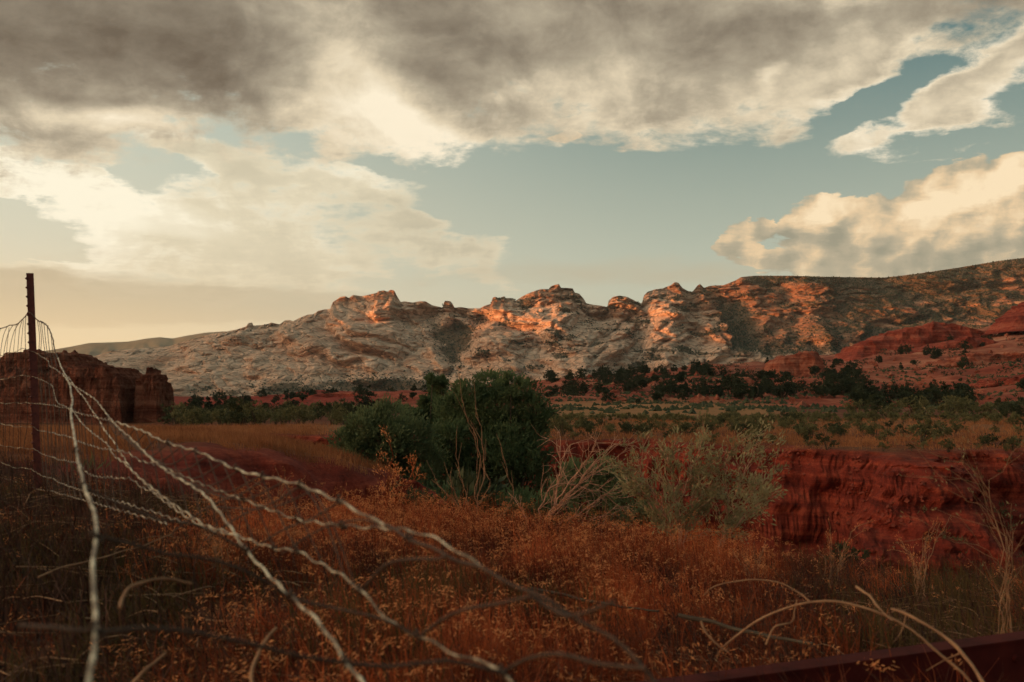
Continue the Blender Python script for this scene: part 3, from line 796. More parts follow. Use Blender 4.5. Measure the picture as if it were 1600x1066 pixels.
def outcrop(name, prof, D, depth, base, mat, wall, label, cat='rock outcrop', amp=1.0, group=None, nx=300, ny=90, tilt=0.0, steps=0.0):
    """prof: skyline (px, py) of the rock at distance D; base: its foot row; wall: metres over which the sides rise"""
    prof = np.array(prof, float)
    x0, x1 = [(p - 800) / F * D for p in (prof[0, 0], prof[-1, 0])]
    cx = (x0 + x1) / 2; cy = D + depth * .35
    xs = np.linspace(x0 - wall * .3, x1 + wall * .3, nx); ys = np.linspace(D - depth * .5, D + depth, ny)
    X, Y = np.meshgrid(xs, ys)
    pxx = X / (D + 0 * Y) * F + 800
    top = CZ + (HY - np.interp(pxx, prof[:, 0], prof[:, 1])) / F * D
    zb = CZ + (HY - base) / F * D - 1.5
    v = (Y - (D - depth * .5)) / (depth * 1.5)
    sx = np.minimum(X - xs[0], xs[-1] - X); sy = np.minimum(Y - ys[0], ys[-1] - Y)
    sdst = np.minimum(sx, sy * 1.0) + fbm(X / (wall * 2.2), Y / (wall * 2.2), oct=4, seed=len(label)) * wall * .9 * amp
    w = sst(0, wall, sdst)
    h = np.maximum(top - zb, .3)
    dome = 1 - .20 * (np.clip(np.abs(v - .35) / .65, 0, 1)) ** 2
    z = zb + h * w * dome
    sc_ = max(wall, .8)
    z = z + w * (fbm(X / (sc_ * 1.6), Y / (sc_ * 1.6), oct=5, seed=3 + len(label), kind='billow') * .26 * h * amp * sst(0, .3, w))
    if steps: z = z + w * (np.abs(((z + X * tilt) / steps) % 1 - .5) - .25) * steps * .9
    X2 = X + fbm(X / sc_, z / sc_ * 1.5, oct=4, seed=8) * sc_ * .35 * w
    Y2 = Y + fbm(X / sc_ + 5, z / sc_ * 1.5, oct=4, seed=9) * sc_ * .55 * w * (1 if not steps else 1.3)
    V = np.stack((X2 - cx, Y2 - cy, z - zb), -1).reshape(-1, 3)
    o = link_mesh(name, V, grid_faces(ny, nx), mat)
    o.location = (cx, cy, zb)
    return tag(o, label, cat, group)
outcrop('sandstone_butte', [(-420, 610), (-300, 600), (-100, 592), (0, 588), (30, 581), (60, 579), (110, 580), (122, 575), (147, 573), (165, 576), (180, 574), (196, 578), (206, 584), (213, 592), (216, 640)],
        112, 10, 668, M_butte, 1.5, 'long dark red sandstone butte with rounded ledges behind the fence post', amp=.5, nx=520, ny=110, steps=1.1)
outcrop('sandstone_pillar', [(215, 640), (218, 596), (224, 590), (228, 583), (236, 579), (247, 580), (251, 588), (256, 592), (257, 605), (261, 650)],
        111, 3.6, 668, M_butte, .55, 'squared red rock pillar standing at the right end of the dark butte', amp=.35, nx=130, ny=110, steps=.9)
outcrop('sandstone_outcrop', [(-60, 612), (-20, 590), (0, 575), (22, 562), (34, 554), (60, 550), (92, 552), (100, 556), (104, 551), (118, 550), (124, 556), (128, 559), (141, 560), (144, 564), (145, 572), (150, 590)],
        140, 12, 640, M_butte, 2.2, 'lumpy dark rock cap rising over the butte beside the post', amp=.45, nx=320, ny=90, steps=1.4)
# red rock on the right-hand slopes
outcrop('red_dome', [(1196, 592), (1206, 575), (1222, 560), (1240, 553), (1262, 551), (1280, 556), (1290, 572), (1297, 592)], 400, 24, 598, M_dome, 9, 'rounded salmon rock dome above the golden field', amp=.7, nx=160)
outcrop('red_fin', [(1318, 552), (1345, 538), (1385, 522), (1420, 512), (1455, 508), (1492, 508), (1520, 514), (1550, 520)], 620, 40, 566, M_redslab, 12, 'long dark red fin climbing to the right under the sunlit cliffs', amp=.5, nx=260, steps=5, tilt=.3)
outcrop('red_whaleback', [(1388, 585), (1405, 565), (1430, 548), (1462, 536), (1500, 530), (1530, 530), (1560, 540), (1580, 560)], 520, 36, 590, M_redslab, 10, 'smooth red whaleback rock with junipers along its foot', amp=.5, nx=240)
outcrop('pale_slab', [(1440, 592), (1462, 572), (1490, 560), (1530, 554), (1580, 552), (1650, 550), (1720, 560)], 400, 26, 600, M_dome, 7, 'pale tilted slab with a rounded nose on the right slope', amp=.5, nx=240, steps=3, tilt=.35)
outcrop('striped_slab', [(1425, 640), (1470, 618), (1520, 604), (1570, 592), (1640, 584), (1740, 580)], 290, 22, 645, M_redslab, 6, 'striped red slab low on the right edge behind the dark junipers', amp=.5, nx=240, steps=2.2, tilt=.35)
outcrop('red_outcrop', [(1568, 510), (1580, 496), (1592, 484), (1604, 474), (1625, 468), (1660, 480), (1690, 505)], 560, 26, 516, M_redslab, 7, 'bright red rock knob at the right end of the skyline slope', amp=.6, nx=120)
outcrop('low_pink_ledge', [(1335, 640), (1360, 628), (1392, 612), (1420, 602), (1446, 600), (1462, 606), (1475, 622)], 270, 14, 642, M_dome, 4, 'low pink ledge between two rows of junipers', amp=.5, nx=160, steps=2, tilt=.3)
outcrop('red_ramp', [(1240, 660), (1290, 642), (1340, 628), (1380, 622), (1410, 632), (1430, 650)], 200, 10, 660, M_redslab, 3, 'thin deep red ramp of rock behind the green brush', amp=.5, nx=200, steps=1.5, tilt=.3)
outcrop('small_pink_dome', [(1102, 618), (1115, 604), (1140, 594), (1165, 592), (1190, 600), (1205, 616)], 330, 14, 620, M_dome, 5, 'small pink dome half hidden by junipers at the field edge', amp=.7, nx=120)
outcrop('red_hogback', [(420, 634), (460, 622), (500, 615), (560, 611), (620, 612), (680, 617), (730, 628)], 360, 40, 642, M_redslab, 14, 'broad low deep red hill left of the big green willow', amp=.3, nx=300, ny=70)

# ------------------------------------------------------------------ plants
def clump_leaves(mb, C, rad, n, L, Wd, up=.5, flat=.85, rs=None):
    """n leaves gathered in sub-clumps around the lobe centres C with radii rad"""
    C = np.asarray(C, float); rad = np.asarray(rad, float)
    per = (rad ** 2 / (rad ** 2).sum() * n).astype(int) + 1
    for c, r, k in zip(C, rad, per):
        ns = max(4, int(k / 34))
        d = rng.normal(size=(ns, 3)); d /= np.linalg.norm(d, axis=1)[:, None]
        q = d * (rng.uniform(.35, 1.0, ns) ** .6)[:, None] * r; q[:, 2] *= flat
        w = rng.integers(0, ns, k)
        sr = r * rng.uniform(.16, .34, ns)
        p = c + q[w] + rng.normal(size=(k, 3)) * sr[w][:, None] * .6
        dr = (p - c) / r + rng.normal(size=(k, 3)) * .7 + (0, 0, up)
        mb.leaves(p, L * rng.uniform(.6, 1.3, k), Wd * rng.uniform(.6, 1.3, k), dr)

def juniper_meshes(i):
    h = [3.2, 2.6, 3.8, 2.9, 3.4, 2.3][i]
    mb = MB(); k = 11 + i % 3
    an = rng.uniform(0, 2 * pi, k); rr_ = rng.uniform(.15, .95, k) * h * .36
    C = np.stack((np.cos(an) * rr_ * 1.15, np.sin(an) * rr_ * 1.15, rng.uniform(.18, .66, k) * h), 1)
    C = np.vstack((C, (rng.normal() * .1, rng.normal() * .1, h * .78)))
    rad = np.append(rng.uniform(.17, .27, k) * h, .17 * h)
    clump_leaves(mb, C, rad, 1500, .26, .17, .5)
    tr = MB()
    for j in range(3):
        e = C[j]
        tr.tube([(0, 0, -.4), (e[0] * .25, e[1] * .25, h * .2), tuple(e)], [.13, .10, .03], 5)
    return mb.mesh('crown', M_juniper, False), tr.mesh('trunk', M_bark)
JUN = [juniper_meshes(i) for i in range(6)]
def place_tree(kind, x, y, s, label, group, meshes, parts=('trunk', 'crown'), z=None, cat='juniper'):
    e = put(kind, None, loc=(x, y, (gz(x, y) if z is None else z)))
    e.scale = (s * rng.uniform(.9, 1.2), s * rng.uniform(.9, 1.2), s); e.rotation_euler = (0, 0, rng.uniform(0, 6.28))
    tag(e, label, cat, group)
    put(parts[1], meshes[0], e); put(parts[0], meshes[1], e)
    return e
def scatter(n, px0, px1, d0, d1, s0, s1, label, group, seed, thr=-.12, nscale=26, meshes=JUN, kind='juniper', cat='juniper', parts=('trunk', 'crown'), power=1.0, avoid=None):
    r_ = np.random.default_rng(seed); c = 0; k = 0
    while c < n and k < n * 40:
        k += 1
        D = d0 + (d1 - d0) * r_.uniform() ** power; p = r_.uniform(px0, px1); x = (p - 800) / F * D
        if perlin(np.array([x / nscale]), np.array([D / nscale * .6]), seed=seed)[0] < thr: continue
        if avoid is not None and avoid(x, D, p): continue
        place_tree(kind, x, D, r_.uniform(s0, s1), label, group, meshes[r_.integers(len(meshes))], parts, cat=cat); c += 1
    return c
g_ = 'junipers on the red slope beyond the field'
scatter(30, 850, 1110, 455, 530, 1.3, 2.1, 'juniper in the dark row along the top of the red slope', 'junipers along the top of the red slope', 101, -1)
scatter(62, 850, 1110, 250, 460, .9, 1.6, 'dark rounded juniper on the red slope behind the golden field', g_, 102, -.1)
for p, D, s, lab in [(1025, 218, 1.05, 'lone round juniper at the upper edge of the golden field'), (1068, 232, .85, 'small juniper standing just right of the lone round one'),
                     (948, 222, .95, 'juniper on the field edge nearest the big willow'), (997, 205, .6, 'low juniper bush beside the golden field'), (1095, 245, 1.0, 'juniper at the foot of the slope where the dark band begins')]:
    place_tree('juniper', (p - 800) / F * D, D, s, lab, g_, JUN[rng.integers(6)])
scatter(70, 1090, 1345, 222, 430, 1.0, 1.9, 'juniper in the dense dark band right of the golden field', 'junipers in the dark band', 103, -.15, 30)
scatter(32, 1330, 1640, 165, 265, 1.0, 1.7, 'big dark juniper below the striped red slabs', 'junipers below the striped slabs', 104, -.1, 26)
scatter(34, 1190, 1620, 330, 660, 1.1, 2.0, 'juniper scattered high on the right-hand red slopes', 'junipers on the right-hand slopes', 105, .0, 40)
scatter(26, 240, 700, 330, 420, .9, 1.5, 'juniper in the row at the foot of the pale cliffs', 'junipers at the foot of the pale cliffs', 106, -1)
scatter(30, 262, 700, 150, 320, .65, 1.2, 'juniper on the low red hill left of the willow', 'junipers on the low red hill', 107, .05, 24)

def shrub_meshes(i, mat, n=620, h=1.35, L=.15):
    mb = MB(); k = 8
    an = rng.uniform(0, 2 * pi, k); rr_ = rng.uniform(.1, 1, k) * h * .5
    C = np.stack((np.cos(an) * rr_, np.sin(an) * rr_, rng.uniform(.25, .75, k) * h), 1)
    clump_leaves(mb, C, rng.uniform(.18, .32, k) * h, n, L, L * .42, 1.2)
    st = MB()
    for j in range(6):
        e = C[j]; st.tube([(0, 0, -.2), (e[0] * .4, e[1] * .4, e[2] * .5), tuple(e * 1.05)], [.03, .02, .006], 4)
    return mb.mesh('foliage', mat, False), st.mesh('stem', M_bark)
SH = [shrub_meshes(i, M_scrub) for i in range(5)] + [shrub_meshes(i, M_scrub_dark) for i in range(3)]
ing = lambda x, D, p: ground(np.array([x]), np.array([D]), True)[1][0] > -.9
sp = ('stem', 'foliage')
scatter(140, 860, 1660, 37, 68, .30, .56, 'green brush in the belt between the gully and the golden field', 'brush between gully and field', 111, -.35, 14, SH, 'greasewood', 'shrub', sp, 1.0, ing)
scatter(24, 1330, 1640, 70, 120, 1.0, 1.6, 'taller brush under the dark junipers on the right', 'tall brush on the right', 112, -1, 14, SH, 'greasewood', 'shrub', sp)
scatter(62, 262, 545, 62, 120, .9, 1.6, 'green brush on the flat behind the left grassy bank', 'brush behind the left bank', 113, -1, 14, SH, 'greasewood', 'shrub', sp, 1.0, ing)
scatter(26, 870, 1660, 29, 38, .16, .42, 'small low bush growing right on the lip of the far red bank', 'low bushes on the far lip', 114, -1, 14, SH, 'rim_bush', 'shrub', sp, 1.0, lambda x, D, p: not (-1.2 < ground(np.array([x]), np.array([D]), True)[1][0] < -.1))
for p, D, s, lab in [(1268, 36, .62, 'round bush alone on the gully rim'), (1385, 34, .45, 'low bush on the rim just right of the round one'), (1190, 35.5, .75, 'bush hanging over the rim above the sage'), (1440, 33.5, .8, 'bush where the rim turns dark on the right'), (880, 38, .8, 'bush on the rim beside the willow')]:
    place_tree('rim_bush', (p - 800) / F * D, D, s, lab, None, SH[rng.integers(5)], sp, cat='shrub')
for p, D, s, lab in [(1262, 22.5, 1.0, 'dark bush on the talus at the foot of the red bank'), (1330, 23, .8, 'small bush low in the gully right of the talus bush'), (985, 17, 1.5, 'dark bush in the gully behind the sage'), (910, 19, 1.5, 'dark bush in the gully behind the dead branches'), (600, 15, 1.2, 'dark bush below the left bank beside the leafy stalks'), (680, 17, 1.5, 'dark bush at the willow foot'), (1040, 20, 1.4, 'dark bush in the gully below the tall stems of sage')]:
    place_tree('gully_bush', (p - 800) / F * D, D, s, lab, None, SH[5 + rng.integers(3)], sp, cat='shrub')
# the far part of the brush belts, a mass
def stuff_bush(name, n, px0, px1, d0, d1, hs, label, seed, mat):
    r_ = np.random.default_rng(seed); mb = MB()
    D = r_.uniform(d0, d1, n); p = r_.uniform(px0, px1, n); x = (p - 800) / F * D; z = ground(x, D)
    for i in range(n):
        h = r_.uniform(*hs)
        C = np.stack((r_.normal(size=4) * h * .35 + x[i], r_.normal(size=4) * h * .35 + D[i], z[i] + r_.uniform(.2, .7, 4) * h), 1)
        clump_leaves(mb, C, np.full(4, h * .33), 110, .22, .10, 1.0)
    tag(mb.link(name, mat, None, False), label, 'scrub', None, 'stuff')
stuff_bush('scrub', 130, 850, 1650, 60, 84, (.3, .55), 'low green scrub thinning out into the golden field', 5, M_scrub)
stuff_bush('scrub', 190, 240, 640, 110, 190, (.8, 1.6), 'dark scrub flat between the brush and the low red hill', 6, M_scrub_dark)
def mass(n, px0, px1, d0, d1, hs, thr, label, seed):
    r_ = np.random.default_rng(seed); mb = MB(); k = 0
    while k < n:
        D = r_.uniform(d0, d1); p = r_.uniform(px0, px1); x = (p - 800) / F * D
        if perlin(np.array([x / 30]), np.array([D / 45]), seed=seed)[0] < thr: continue
        h = r_.uniform(*hs); z = gz(x, D); k += 1
        C = np.stack((r_.normal(size=5) * h * .5 + x, r_.normal(size=5) * h * .4 + D, z + r_.uniform(.15, .6, 5) * h), 1)
        clump_leaves(mb, C, np.full(5, h * .36), 190, .36, .22, .6)
    tag(mb.link('brush', M_juniper, None, False), label, 'brush', None, 'stuff')
mass(170, 1120, 1700, 260, 640, (1.6, 3.4), .08, 'dark brush massed in the hollows between the right-hand red rocks', 61)
mass(90, 850, 1200, 250, 470, (1.2, 2.6), .05, 'low dark brush between the junipers on the red slope', 62)
mbf = MB()      # tiny tufts over the golden field and the red slopes
n = 9000; D = 120 + 300 * rng.uniform(size=n) ** .7; p = rng.uniform(840, 1600, n); k_ = perlin(p / 60, D / 25, seed=6) > -.05; D, p = D[k_], p[k_]; n = len(D); x = (p - 800) / F * D; z = ground(x, D)
Pm = np.stack((x, D, z - .1), 1)
tag(blob_cloud('scrub', Pm, rng.uniform(.15, .75, n), M_scrub_dark, 9), 'tiny dark tufts dotted over the golden field and red slope', 'scrub')

n = 2600; D = 215 + 420 * rng.uniform(size=n); p = rng.uniform(880, 1700, n)
k_ = perlin(p / 35, D / 30, seed=16) > .12; D, p = D[k_], p[k_]; x = (p - 800) / F * D; z = ground(x, D)
o = blob_cloud('rubble', np.stack((x, D, z - .25), 1), rng.uniform(.3, 1.5, len(D)) ** 1.5, M_dome, 12)
tag(o, 'loose blocks of red rock strewn over the far slopes', 'rubble')
# ---- trees and tall shrubs of the gully
def lobes(L, D, jit=.8):
    C = np.array([px2w(a, b, D + rng.uniform(-jit, jit)) for a, b, r in L]); R_ = np.array([r / F * D for a, b, r in L]); return C, R_
def big_plant(name, cat, L, D, basepx, mat, n, leaf, label, up=.6, trunk_r=.10):
    C, R_ = lobes(L, D)
    bx = (basepx - 800) / F * D; bz = gz(bx, D) - .2
    e = put(name, None, loc=(bx, D, bz)); tag(e, label, cat)
    mb = MB(); clump_leaves(mb, C - (bx, D, bz), R_, n, leaf, leaf * .34, up)
    mb.link('crown', mat, e, False)
    tr = MB(); tr.tube(spline([(0, 0, -.3), (.05, 0, .5), (.0, .1, 1.1)], 6), np.linspace(trunk_r * 1.5, trunk_r, 6), 7); tr.link('trunk', M_bark, e)
    for c in C:
        q = c - (bx, D, bz); lm = MB()
        m_ = q * .5 + rng.normal(size=3) * .15; m_[2] += .25
        lm.tube(spline([(0, 0, .4), m_, q * 1.02], 9), np.linspace(trunk_r * .6, .012, 9), 5); lm.link('limb', M_bark, e)
    return e
big_plant('willow', 'tree', [(712, 640, 30), (735, 618, 26), (765, 604, 26), (700, 715, 36), (798, 602, 22), (822, 618, 24), (838, 645, 26), (775, 640, 42), (735, 665, 40), (815, 672, 38), (845, 668, 18), (790, 700, 48), (745, 720, 44), (700, 680, 28), (826, 715, 34), (780, 755, 48), (710, 750, 40), (835, 750, 26)],
          27, 770, M_willow, 40000, .13, 'large rounded dark green willow in the middle of the gully', .9)
big_plant('willow', 'tree', [(542, 690, 24), (572, 668, 30), (606, 654, 30), (558, 710, 30), (600, 690, 38), (640, 690, 38), (660, 720, 34), (620, 735, 36), (585, 742, 28), (650, 750, 30), (640, 785, 32), (598, 785, 26)],
          24.5, 610, M_willow_l, 27000, .115, 'paler grey-green willow bush at the left bank', .9)
big_plant('willow', 'tree', [(676, 596, 9), (690, 600, 9), (683, 612, 13), (672, 632, 16), (694, 636, 14), (660, 655, 18), (690, 665, 20), (640, 648, 14)],
          34, 682, M_willow, 9000, .17, 'slender darker willow rising behind between the two bushy ones', .9)
big_plant('willow', 'tree', [(690, 790, 32), (735, 800, 34), (780, 800, 36), (830, 795, 34), (870, 805, 30), (660, 810, 24)],
          21.5, 770, M_willow, 11000, .12, 'low leafy willow growth in the shade at the gully floor', .9)
big_plant('willow', 'tree', [(905, 745, 26), (940, 735, 24), (880, 765, 24), (925, 775, 34), (970, 770, 28), (1000, 800, 26), (950, 815, 32)],
          18.5, 930, M_willow_l, 9000, .10, 'feathery green bush behind the dead tangled branches', .9)

# ---- branching plants on the near rim
def grow(mb, tips, p, d, L, r, depth, kink=.25, split=3, spread=.55, droop=0.0, sides=5):
    n = 6; pts = [p]; q = p.copy(); dd = d / np.linalg.norm(d)
    for i in range(n):
        dd = dd + rng.normal(size=3) * kink * .4 + np.array((0, 0, -droop)); dd /= np.linalg.norm(dd)
        q = q + dd * L / n; pts.append(q.copy())
    mb.tube(pts, np.linspace(r, r * .55, n + 1), sides, False)
    if depth == 0: tips.append((q, dd)); return
    for k in range(split):
        i = rng.integers(2, n + 1) if k else n
        nd = dd + rng.normal(size=3) * spread
        grow(mb, tips, pts[i], nd, L * rng.uniform(.5, .8), r * .6, depth - 1, kink, split, spread, droop, max(3, sides - 1))
        if depth == 1: tips.append((pts[i], nd))
def bush_from(name, label, cat, base, stems, D, mat, r0, depth, leafmat=None, leaf=.02, nleaf=18, kink=.3, split=3, spread=.5, part='branch', groupz=None, clump=.03, dj=.35):
    """stems: lists of photo points followed from the base; each becomes one branch mesh with side twigs"""
    bx, bd = (base[0] - 800) / F * D, D; bz = gz(bx, bd) - .03
    e = put(name, None, loc=(bx, bd, bz)); tag(e, label, cat); off = np.array((bx, bd, bz)); tips = []
    for st in stems:
        mb = MB(); dj_ = rng.uniform(-dj, dj)
        P = [np.array((bx + rng.normal() * .04, bd + rng.normal() * .04, bz))]
        for i, (a, b) in enumerate(st): P.append(px2w(a, b, D + dj_ * (i + 1) / len(st)))
        C = spline(P, 16) - off; C[5:] += np.cumsum(rng.normal(size=(11, 3)), 0) * np.linalg.norm(C[-1] - C[0]) * .006; L = np.linalg.norm(C[-1] - C[0])
        mb.tube(C + rng.normal(size=C.shape) * L * .008, np.linspace(r0, r0 * .35, 16), 6, False)
        for i in range(5, 16, 1 if depth > 1 else 2):
            T = C[min(i + 1, 15)] - C[i - 1]; T /= np.linalg.norm(T) + 1e-9
            grow(mb, tips, C[i], T + rng.normal(size=3) * spread, L * rng.uniform(.12, .3), r0 * .4, depth - 1, kink, split, spread)
        tips.append((C[-1], C[-1] - C[-2]))
        mb.link(part, mat, e)
    if leafmat is not None:
        lf = MB()
        for q, d in tips:
            d = d / (np.linalg.norm(d) + 1e-9); k = max(3, int(nleaf * rng.uniform(.5, 1.4)))
            c = q + rng.normal(size=(k, 3)) * clump - d * rng.uniform(0, clump * 2.5, (k, 1))
            lf.leaves(c, leaf * rng.uniform(.6, 1.3, k), leaf * .28, d + rng.normal(size=(k, 3)) * .6 + (0, 0, .3))
        lf.link('foliage', leafmat, e, False)
    return e
bush_from('dead_bush', 'pale tangled dead bush leaning right on the gully edge', 'dead bush', (838, 862),
          [[(845, 800), (858, 762), (880, 752), (915, 762), (945, 768)], [(842, 830), (870, 790), (905, 755), (930, 715), (955, 692)], [(850, 820), (880, 780), (915, 735), (935, 700)],
           [(860, 830), (900, 800), (940, 775), (975, 765)], [(870, 838), (920, 815), (960, 790)], [(870, 845), (930, 838), (985, 838)], [(856, 826), (870, 768), (880, 720), (876, 700)],
           [(835, 835), (822, 805), (812, 790)], [(880, 845), (925, 850), (950, 832)], [(848, 838), (862, 862), (872, 880)], [(850, 825), (890, 775), (925, 745), (960, 725)]],
          9.3, M_deadwood, .010, 2, kink=.35, spread=.45)
bush_from('sagebrush', 'blurred grey-green sagebrush bush with upright woody stems right of the dead bush', 'sagebrush', (1058, 880),
          [[(1062, 820), (1065, 770), (1082, 720), (1088, 705)], [(1050, 830), (1030, 780), (1005, 745), (985, 735)], [(1060, 825), (1050, 770), (1038, 730), (1045, 712)],
           [(1072, 830), (1100, 790), (1120, 770)], [(1048, 845), (1020, 800), (990, 770)], [(1070, 815), (1085, 765), (1098, 730)]],
          7.6, M_deadwood, .008, 2, M_sage, .045, 11, .25, 3, .38, clump=.022)
bush_from('sagebrush', 'smaller grey-green sagebrush with forked top against the red bank', 'sagebrush', (1125, 885),
          [[(1130, 830), (1150, 780), (1170, 735), (1178, 712)], [(1130, 830), (1140, 790), (1135, 740), (1138, 700)], [(1135, 840), (1170, 800), (1195, 780)], [(1128, 840), (1158, 790), (1188, 752)]],
          7.9, M_deadwood, .007, 2, M_sage, .045, 11, .25, 3, .36, clump=.022)
bush_from('leafy_weed', 'thin leafy weed stalk standing before the pale willow', 'weed', (604, 812), [[(604, 780), (606, 750), (614, 715), (604, 690)], [(606, 770), (596, 745), (590, 735)], [(605, 765), (618, 742), (620, 730)]],
          8.3, M_straw, .006, 1, M_straw_pale, .03, 16, .2, 2, .35, clump=.02, dj=.1)
bush_from('leafy_weed', 'second leafy weed stalk leaning right of the first', 'weed', (600, 822), [[(612, 790), (628, 765), (640, 745), (642, 728)], [(620, 780), (615, 758)], [(622, 770), (648, 750), (645, 735)]],
          8.1, M_straw, .006, 1, M_straw_pale, .03, 16, .2, 2, .35, clump=.02, dj=.1)
bush_from('bare_stalks', 'tall bare stalks arching up in front of the dark willow', 'dry plant', (742, 838),
          [[(746, 790), (754, 745), (756, 710), (752, 680), (742, 640)], [(744, 790), (752, 740), (752, 700), (738, 660), (728, 630)], [(736, 800), (724, 760), (716, 730), (713, 700)], [(740, 805), (762, 760), (756, 735)],
           [(734, 810), (712, 785), (690, 765), (684, 752)], [(800, 780), (792, 740), (784, 700)], [(728, 810), (708, 770), (698, 740)]],
          8.8, M_stick, .007, 1, kink=.12, split=1, spread=.2, dj=.15)
bush_from('dry_thorn_plant', 'bare thorny plant with crossing twigs at the right edge, close and out of focus', 'dry plant', (1568, 985),
          [[(1570, 930), (1574, 885), (1582, 850), (1567, 838), (1547, 802), (1543, 767), (1517, 736), (1499, 701), (1482, 675)],
           [(1570, 920), (1575, 860), (1567, 837), (1530, 800), (1499, 776), (1464, 749)], [(1570, 920), (1565, 850), (1543, 770), (1569, 727), (1597, 682)],
           [(1572, 930), (1580, 850), (1600, 811), (1640, 780)], [(1571, 910), (1566, 840), (1525, 772), (1490, 768), (1455, 762)], [(1571, 900), (1548, 800), (1512, 736), (1470, 722), (1425, 710)],
           [(1570, 920), (1545, 860), (1500, 850), (1458, 845)]],
          3.9, M_stick, .0023, 1, M_sage, .016, 3, .22, 1, .45, clump=.010, dj=.2)
for k, (a, b, D, lab) in enumerate([(1300, 905, 6.4, 'low spiky dry weed in the grass at right of centre'), (1180, 925, 6.0, 'dry spiky weed tuft in the grass below the sagebrush'), (1440, 900, 6.2, 'dry weed beneath the dark end of the bank'), (430, 800, 6.5, 'dry weed with drooping seed heads behind the sagging wires'), (350, 905, 4.2, 'dark dry weed under the second sagging wire')]):
    bush_from('dry_weed', lab, 'weed', (a, b), [[(a + dx * .5, b - h * .6), (a + dx, b - h)] for dx, h in zip(rng.uniform(-40, 40, 7), rng.uniform(35, 85, 7))], D, M_stick, .004, 1, M_straw_pale, .016, 6, .2, 2, .3, clump=.01, dj=.1)

# ---- grass: one mass on the near ground
def blades(name, n, px0, px1, d0, d1, h, w, mats, label, seed, heads=.2, dpow=.8, thr=-.3, lean=.55, clump=.12, headmat=None, msk=None):
    r_ = np.random.default_rng(seed)
    m = int(n * 1.8)
    nt_ = m // 18
    tD = d0 + (d1 - d0) * r_.uniform(size=nt_) ** dpow; tp = r_.uniform(px0, px1, nt_)
    ti = r_.integers(0, nt_, m)
    x = (tp[ti] - 800) / F * tD[ti] + r_.normal(size=m) * clump; y = tD[ti] + r_.normal(size=m) * clump
    z, sd, bk = ground(x, y, True)
    keep = (sd < (.5 if seed == 206 else -.15)) & (r_.uniform(size=m) < (np.interp(tp[ti], [0, 300, 600, 1100, 1600], [.45, .6, 1, 1, .6]) if seed < 204 else 1.0)) & (fbm(x / 1.3, y / 1.3, oct=3, seed=seed) > thr) & (y > .8)  # grass thinned to the left so dark soil stands in for shade
    if msk is not None: keep &= msk(x, y)
    ti, x, y, z = (a[keep][:n] for a in (ti, x, y, z)); n = len(x)
    th = r_.uniform(0, 2 * pi, nt_)[ti] * .35 + r_.uniform(0, 2 * pi, n) * .65
    hk = np.interp(tp[ti], [0, 350, 700], [.5, .62, 1.0]) if seed < 204 else 1.0
    ln = np.abs(r_.normal(size=n)) * lean
    hh = (hk if np.isscalar(hk) else hk[:n]) * r_.uniform(h[0], h[1], n) * r_.uniform(.6, 1.15, nt_)[ti]
    B = np.stack((x, y, z - .02), 1); dirv = np.stack((np.cos(th), np.sin(th), 0 * th), 1)
    qd = r_.uniform(0, 2 * pi, n); side = np.stack((np.cos(qd), np.sin(qd), 0 * qd), 1)
    P = []
    for t in (0, .4, .75, 1.0):
        c = B + dirv * (ln * hh * t * t)[:, None] + np.array((0, 0, 1.0)) * (hh * (t - .32 * ln.clip(0, 1.6) * t * t))[:, None]
        c = c + r_.normal(size=(n, 3)) * .008 * (t > 0)
        ww = w * r_.uniform(.6, 1.3, n) * (1 - t * .85) * .5
        P += [c - side * ww[:, None], c + side * ww[:, None]]
    V = np.stack(P, 1).reshape(-1, 3)
    q = np.array([(0, 1, 3, 2), (2, 3, 5, 4), (4, 5, 7, 6)])
    Fc = (q[None] + np.arange(n)[:, None, None] * 8).reshape(-1, 4)
    o = link_mesh(name, V, Fc, mats, smooth=False); tag(o, label, 'grass', None, 'stuff')
    if heads:
        hs = r_.uniform(size=n) < heads; tip = P[6][hs]; dv = dirv[hs]; k = 10
        lf = MB()
        c = np.repeat(tip, k, 0) + np.repeat(dv, k, 0) * r_.uniform(-.02, .06, (len(tip) * k, 1)) + r_.normal(size=(len(tip) * k, 3)) * .008
        d = np.repeat(dv, k, 0) * .8 + r_.normal(size=c.shape) * .5 + (0, 0, -.3)
        lf.leaves(c, r_.uniform(.010, .026, len(c)), .0042, d)
        tag(lf.link('seed_heads', headmat or M_straw_pale, None, False), 'pale seed heads nodding over ' + label.split(' ', 1)[1], 'grass', None, 'stuff')
    return o
blades('grass', 66000, -120, 1720, 1.9, 9.6, (.08, .34), .0062, M_straw, 'dense rust-brown dry grass filling the foreground', 201, .05, .8, .02, 1.0)
blades('grass', 26000, 380, 1180, 4.5, 8.9, (.22, .46), .0055, M_straw, 'taller orange dry grass at the gully edge in the centre', 202, .20, .9, -.02, .8)
blades('grass', 9000, 250, 1000, 2.0, 5.0, (.20, .42), .005, M_straw, 'loose straw-coloured grass close to the camera', 203, .12, .8, .0, .8)
blades('grass', 52000, -150, 620, 9.5, 33, (.08, .28), .012, M_straw_far, 'short dry grass over the left bank', 204, 0, .8, -.1, .6, .3)
blades('grass', 40000, -350, 500, 30, 62, (.10, .32), .022, M_straw_far, 'pale dry grass on the flat before the dark butte', 205, 0, 1, -.4, .6, .5)
blades('grass', 26000, 840, 1660, 33, 70, (.10, .32), .024, M_straw_far, 'thin dry grass along the far rim of the gully', 206, 0, 1, -.1, .6, .5)
blades('grass', 5200, 560, 960, 2.6, 4.4, (.16, .36), .007, M_greengrass, 'dim green grass clumps low in the foreground', 207, 0, .8, .12, .35)
blades('grass', 4200, 1250, 1640, 3.8, 8.5, (.14, .34), .007, M_greengrass, 'dim green grass under the thorny plant', 208, 0, .8, .05, .4)
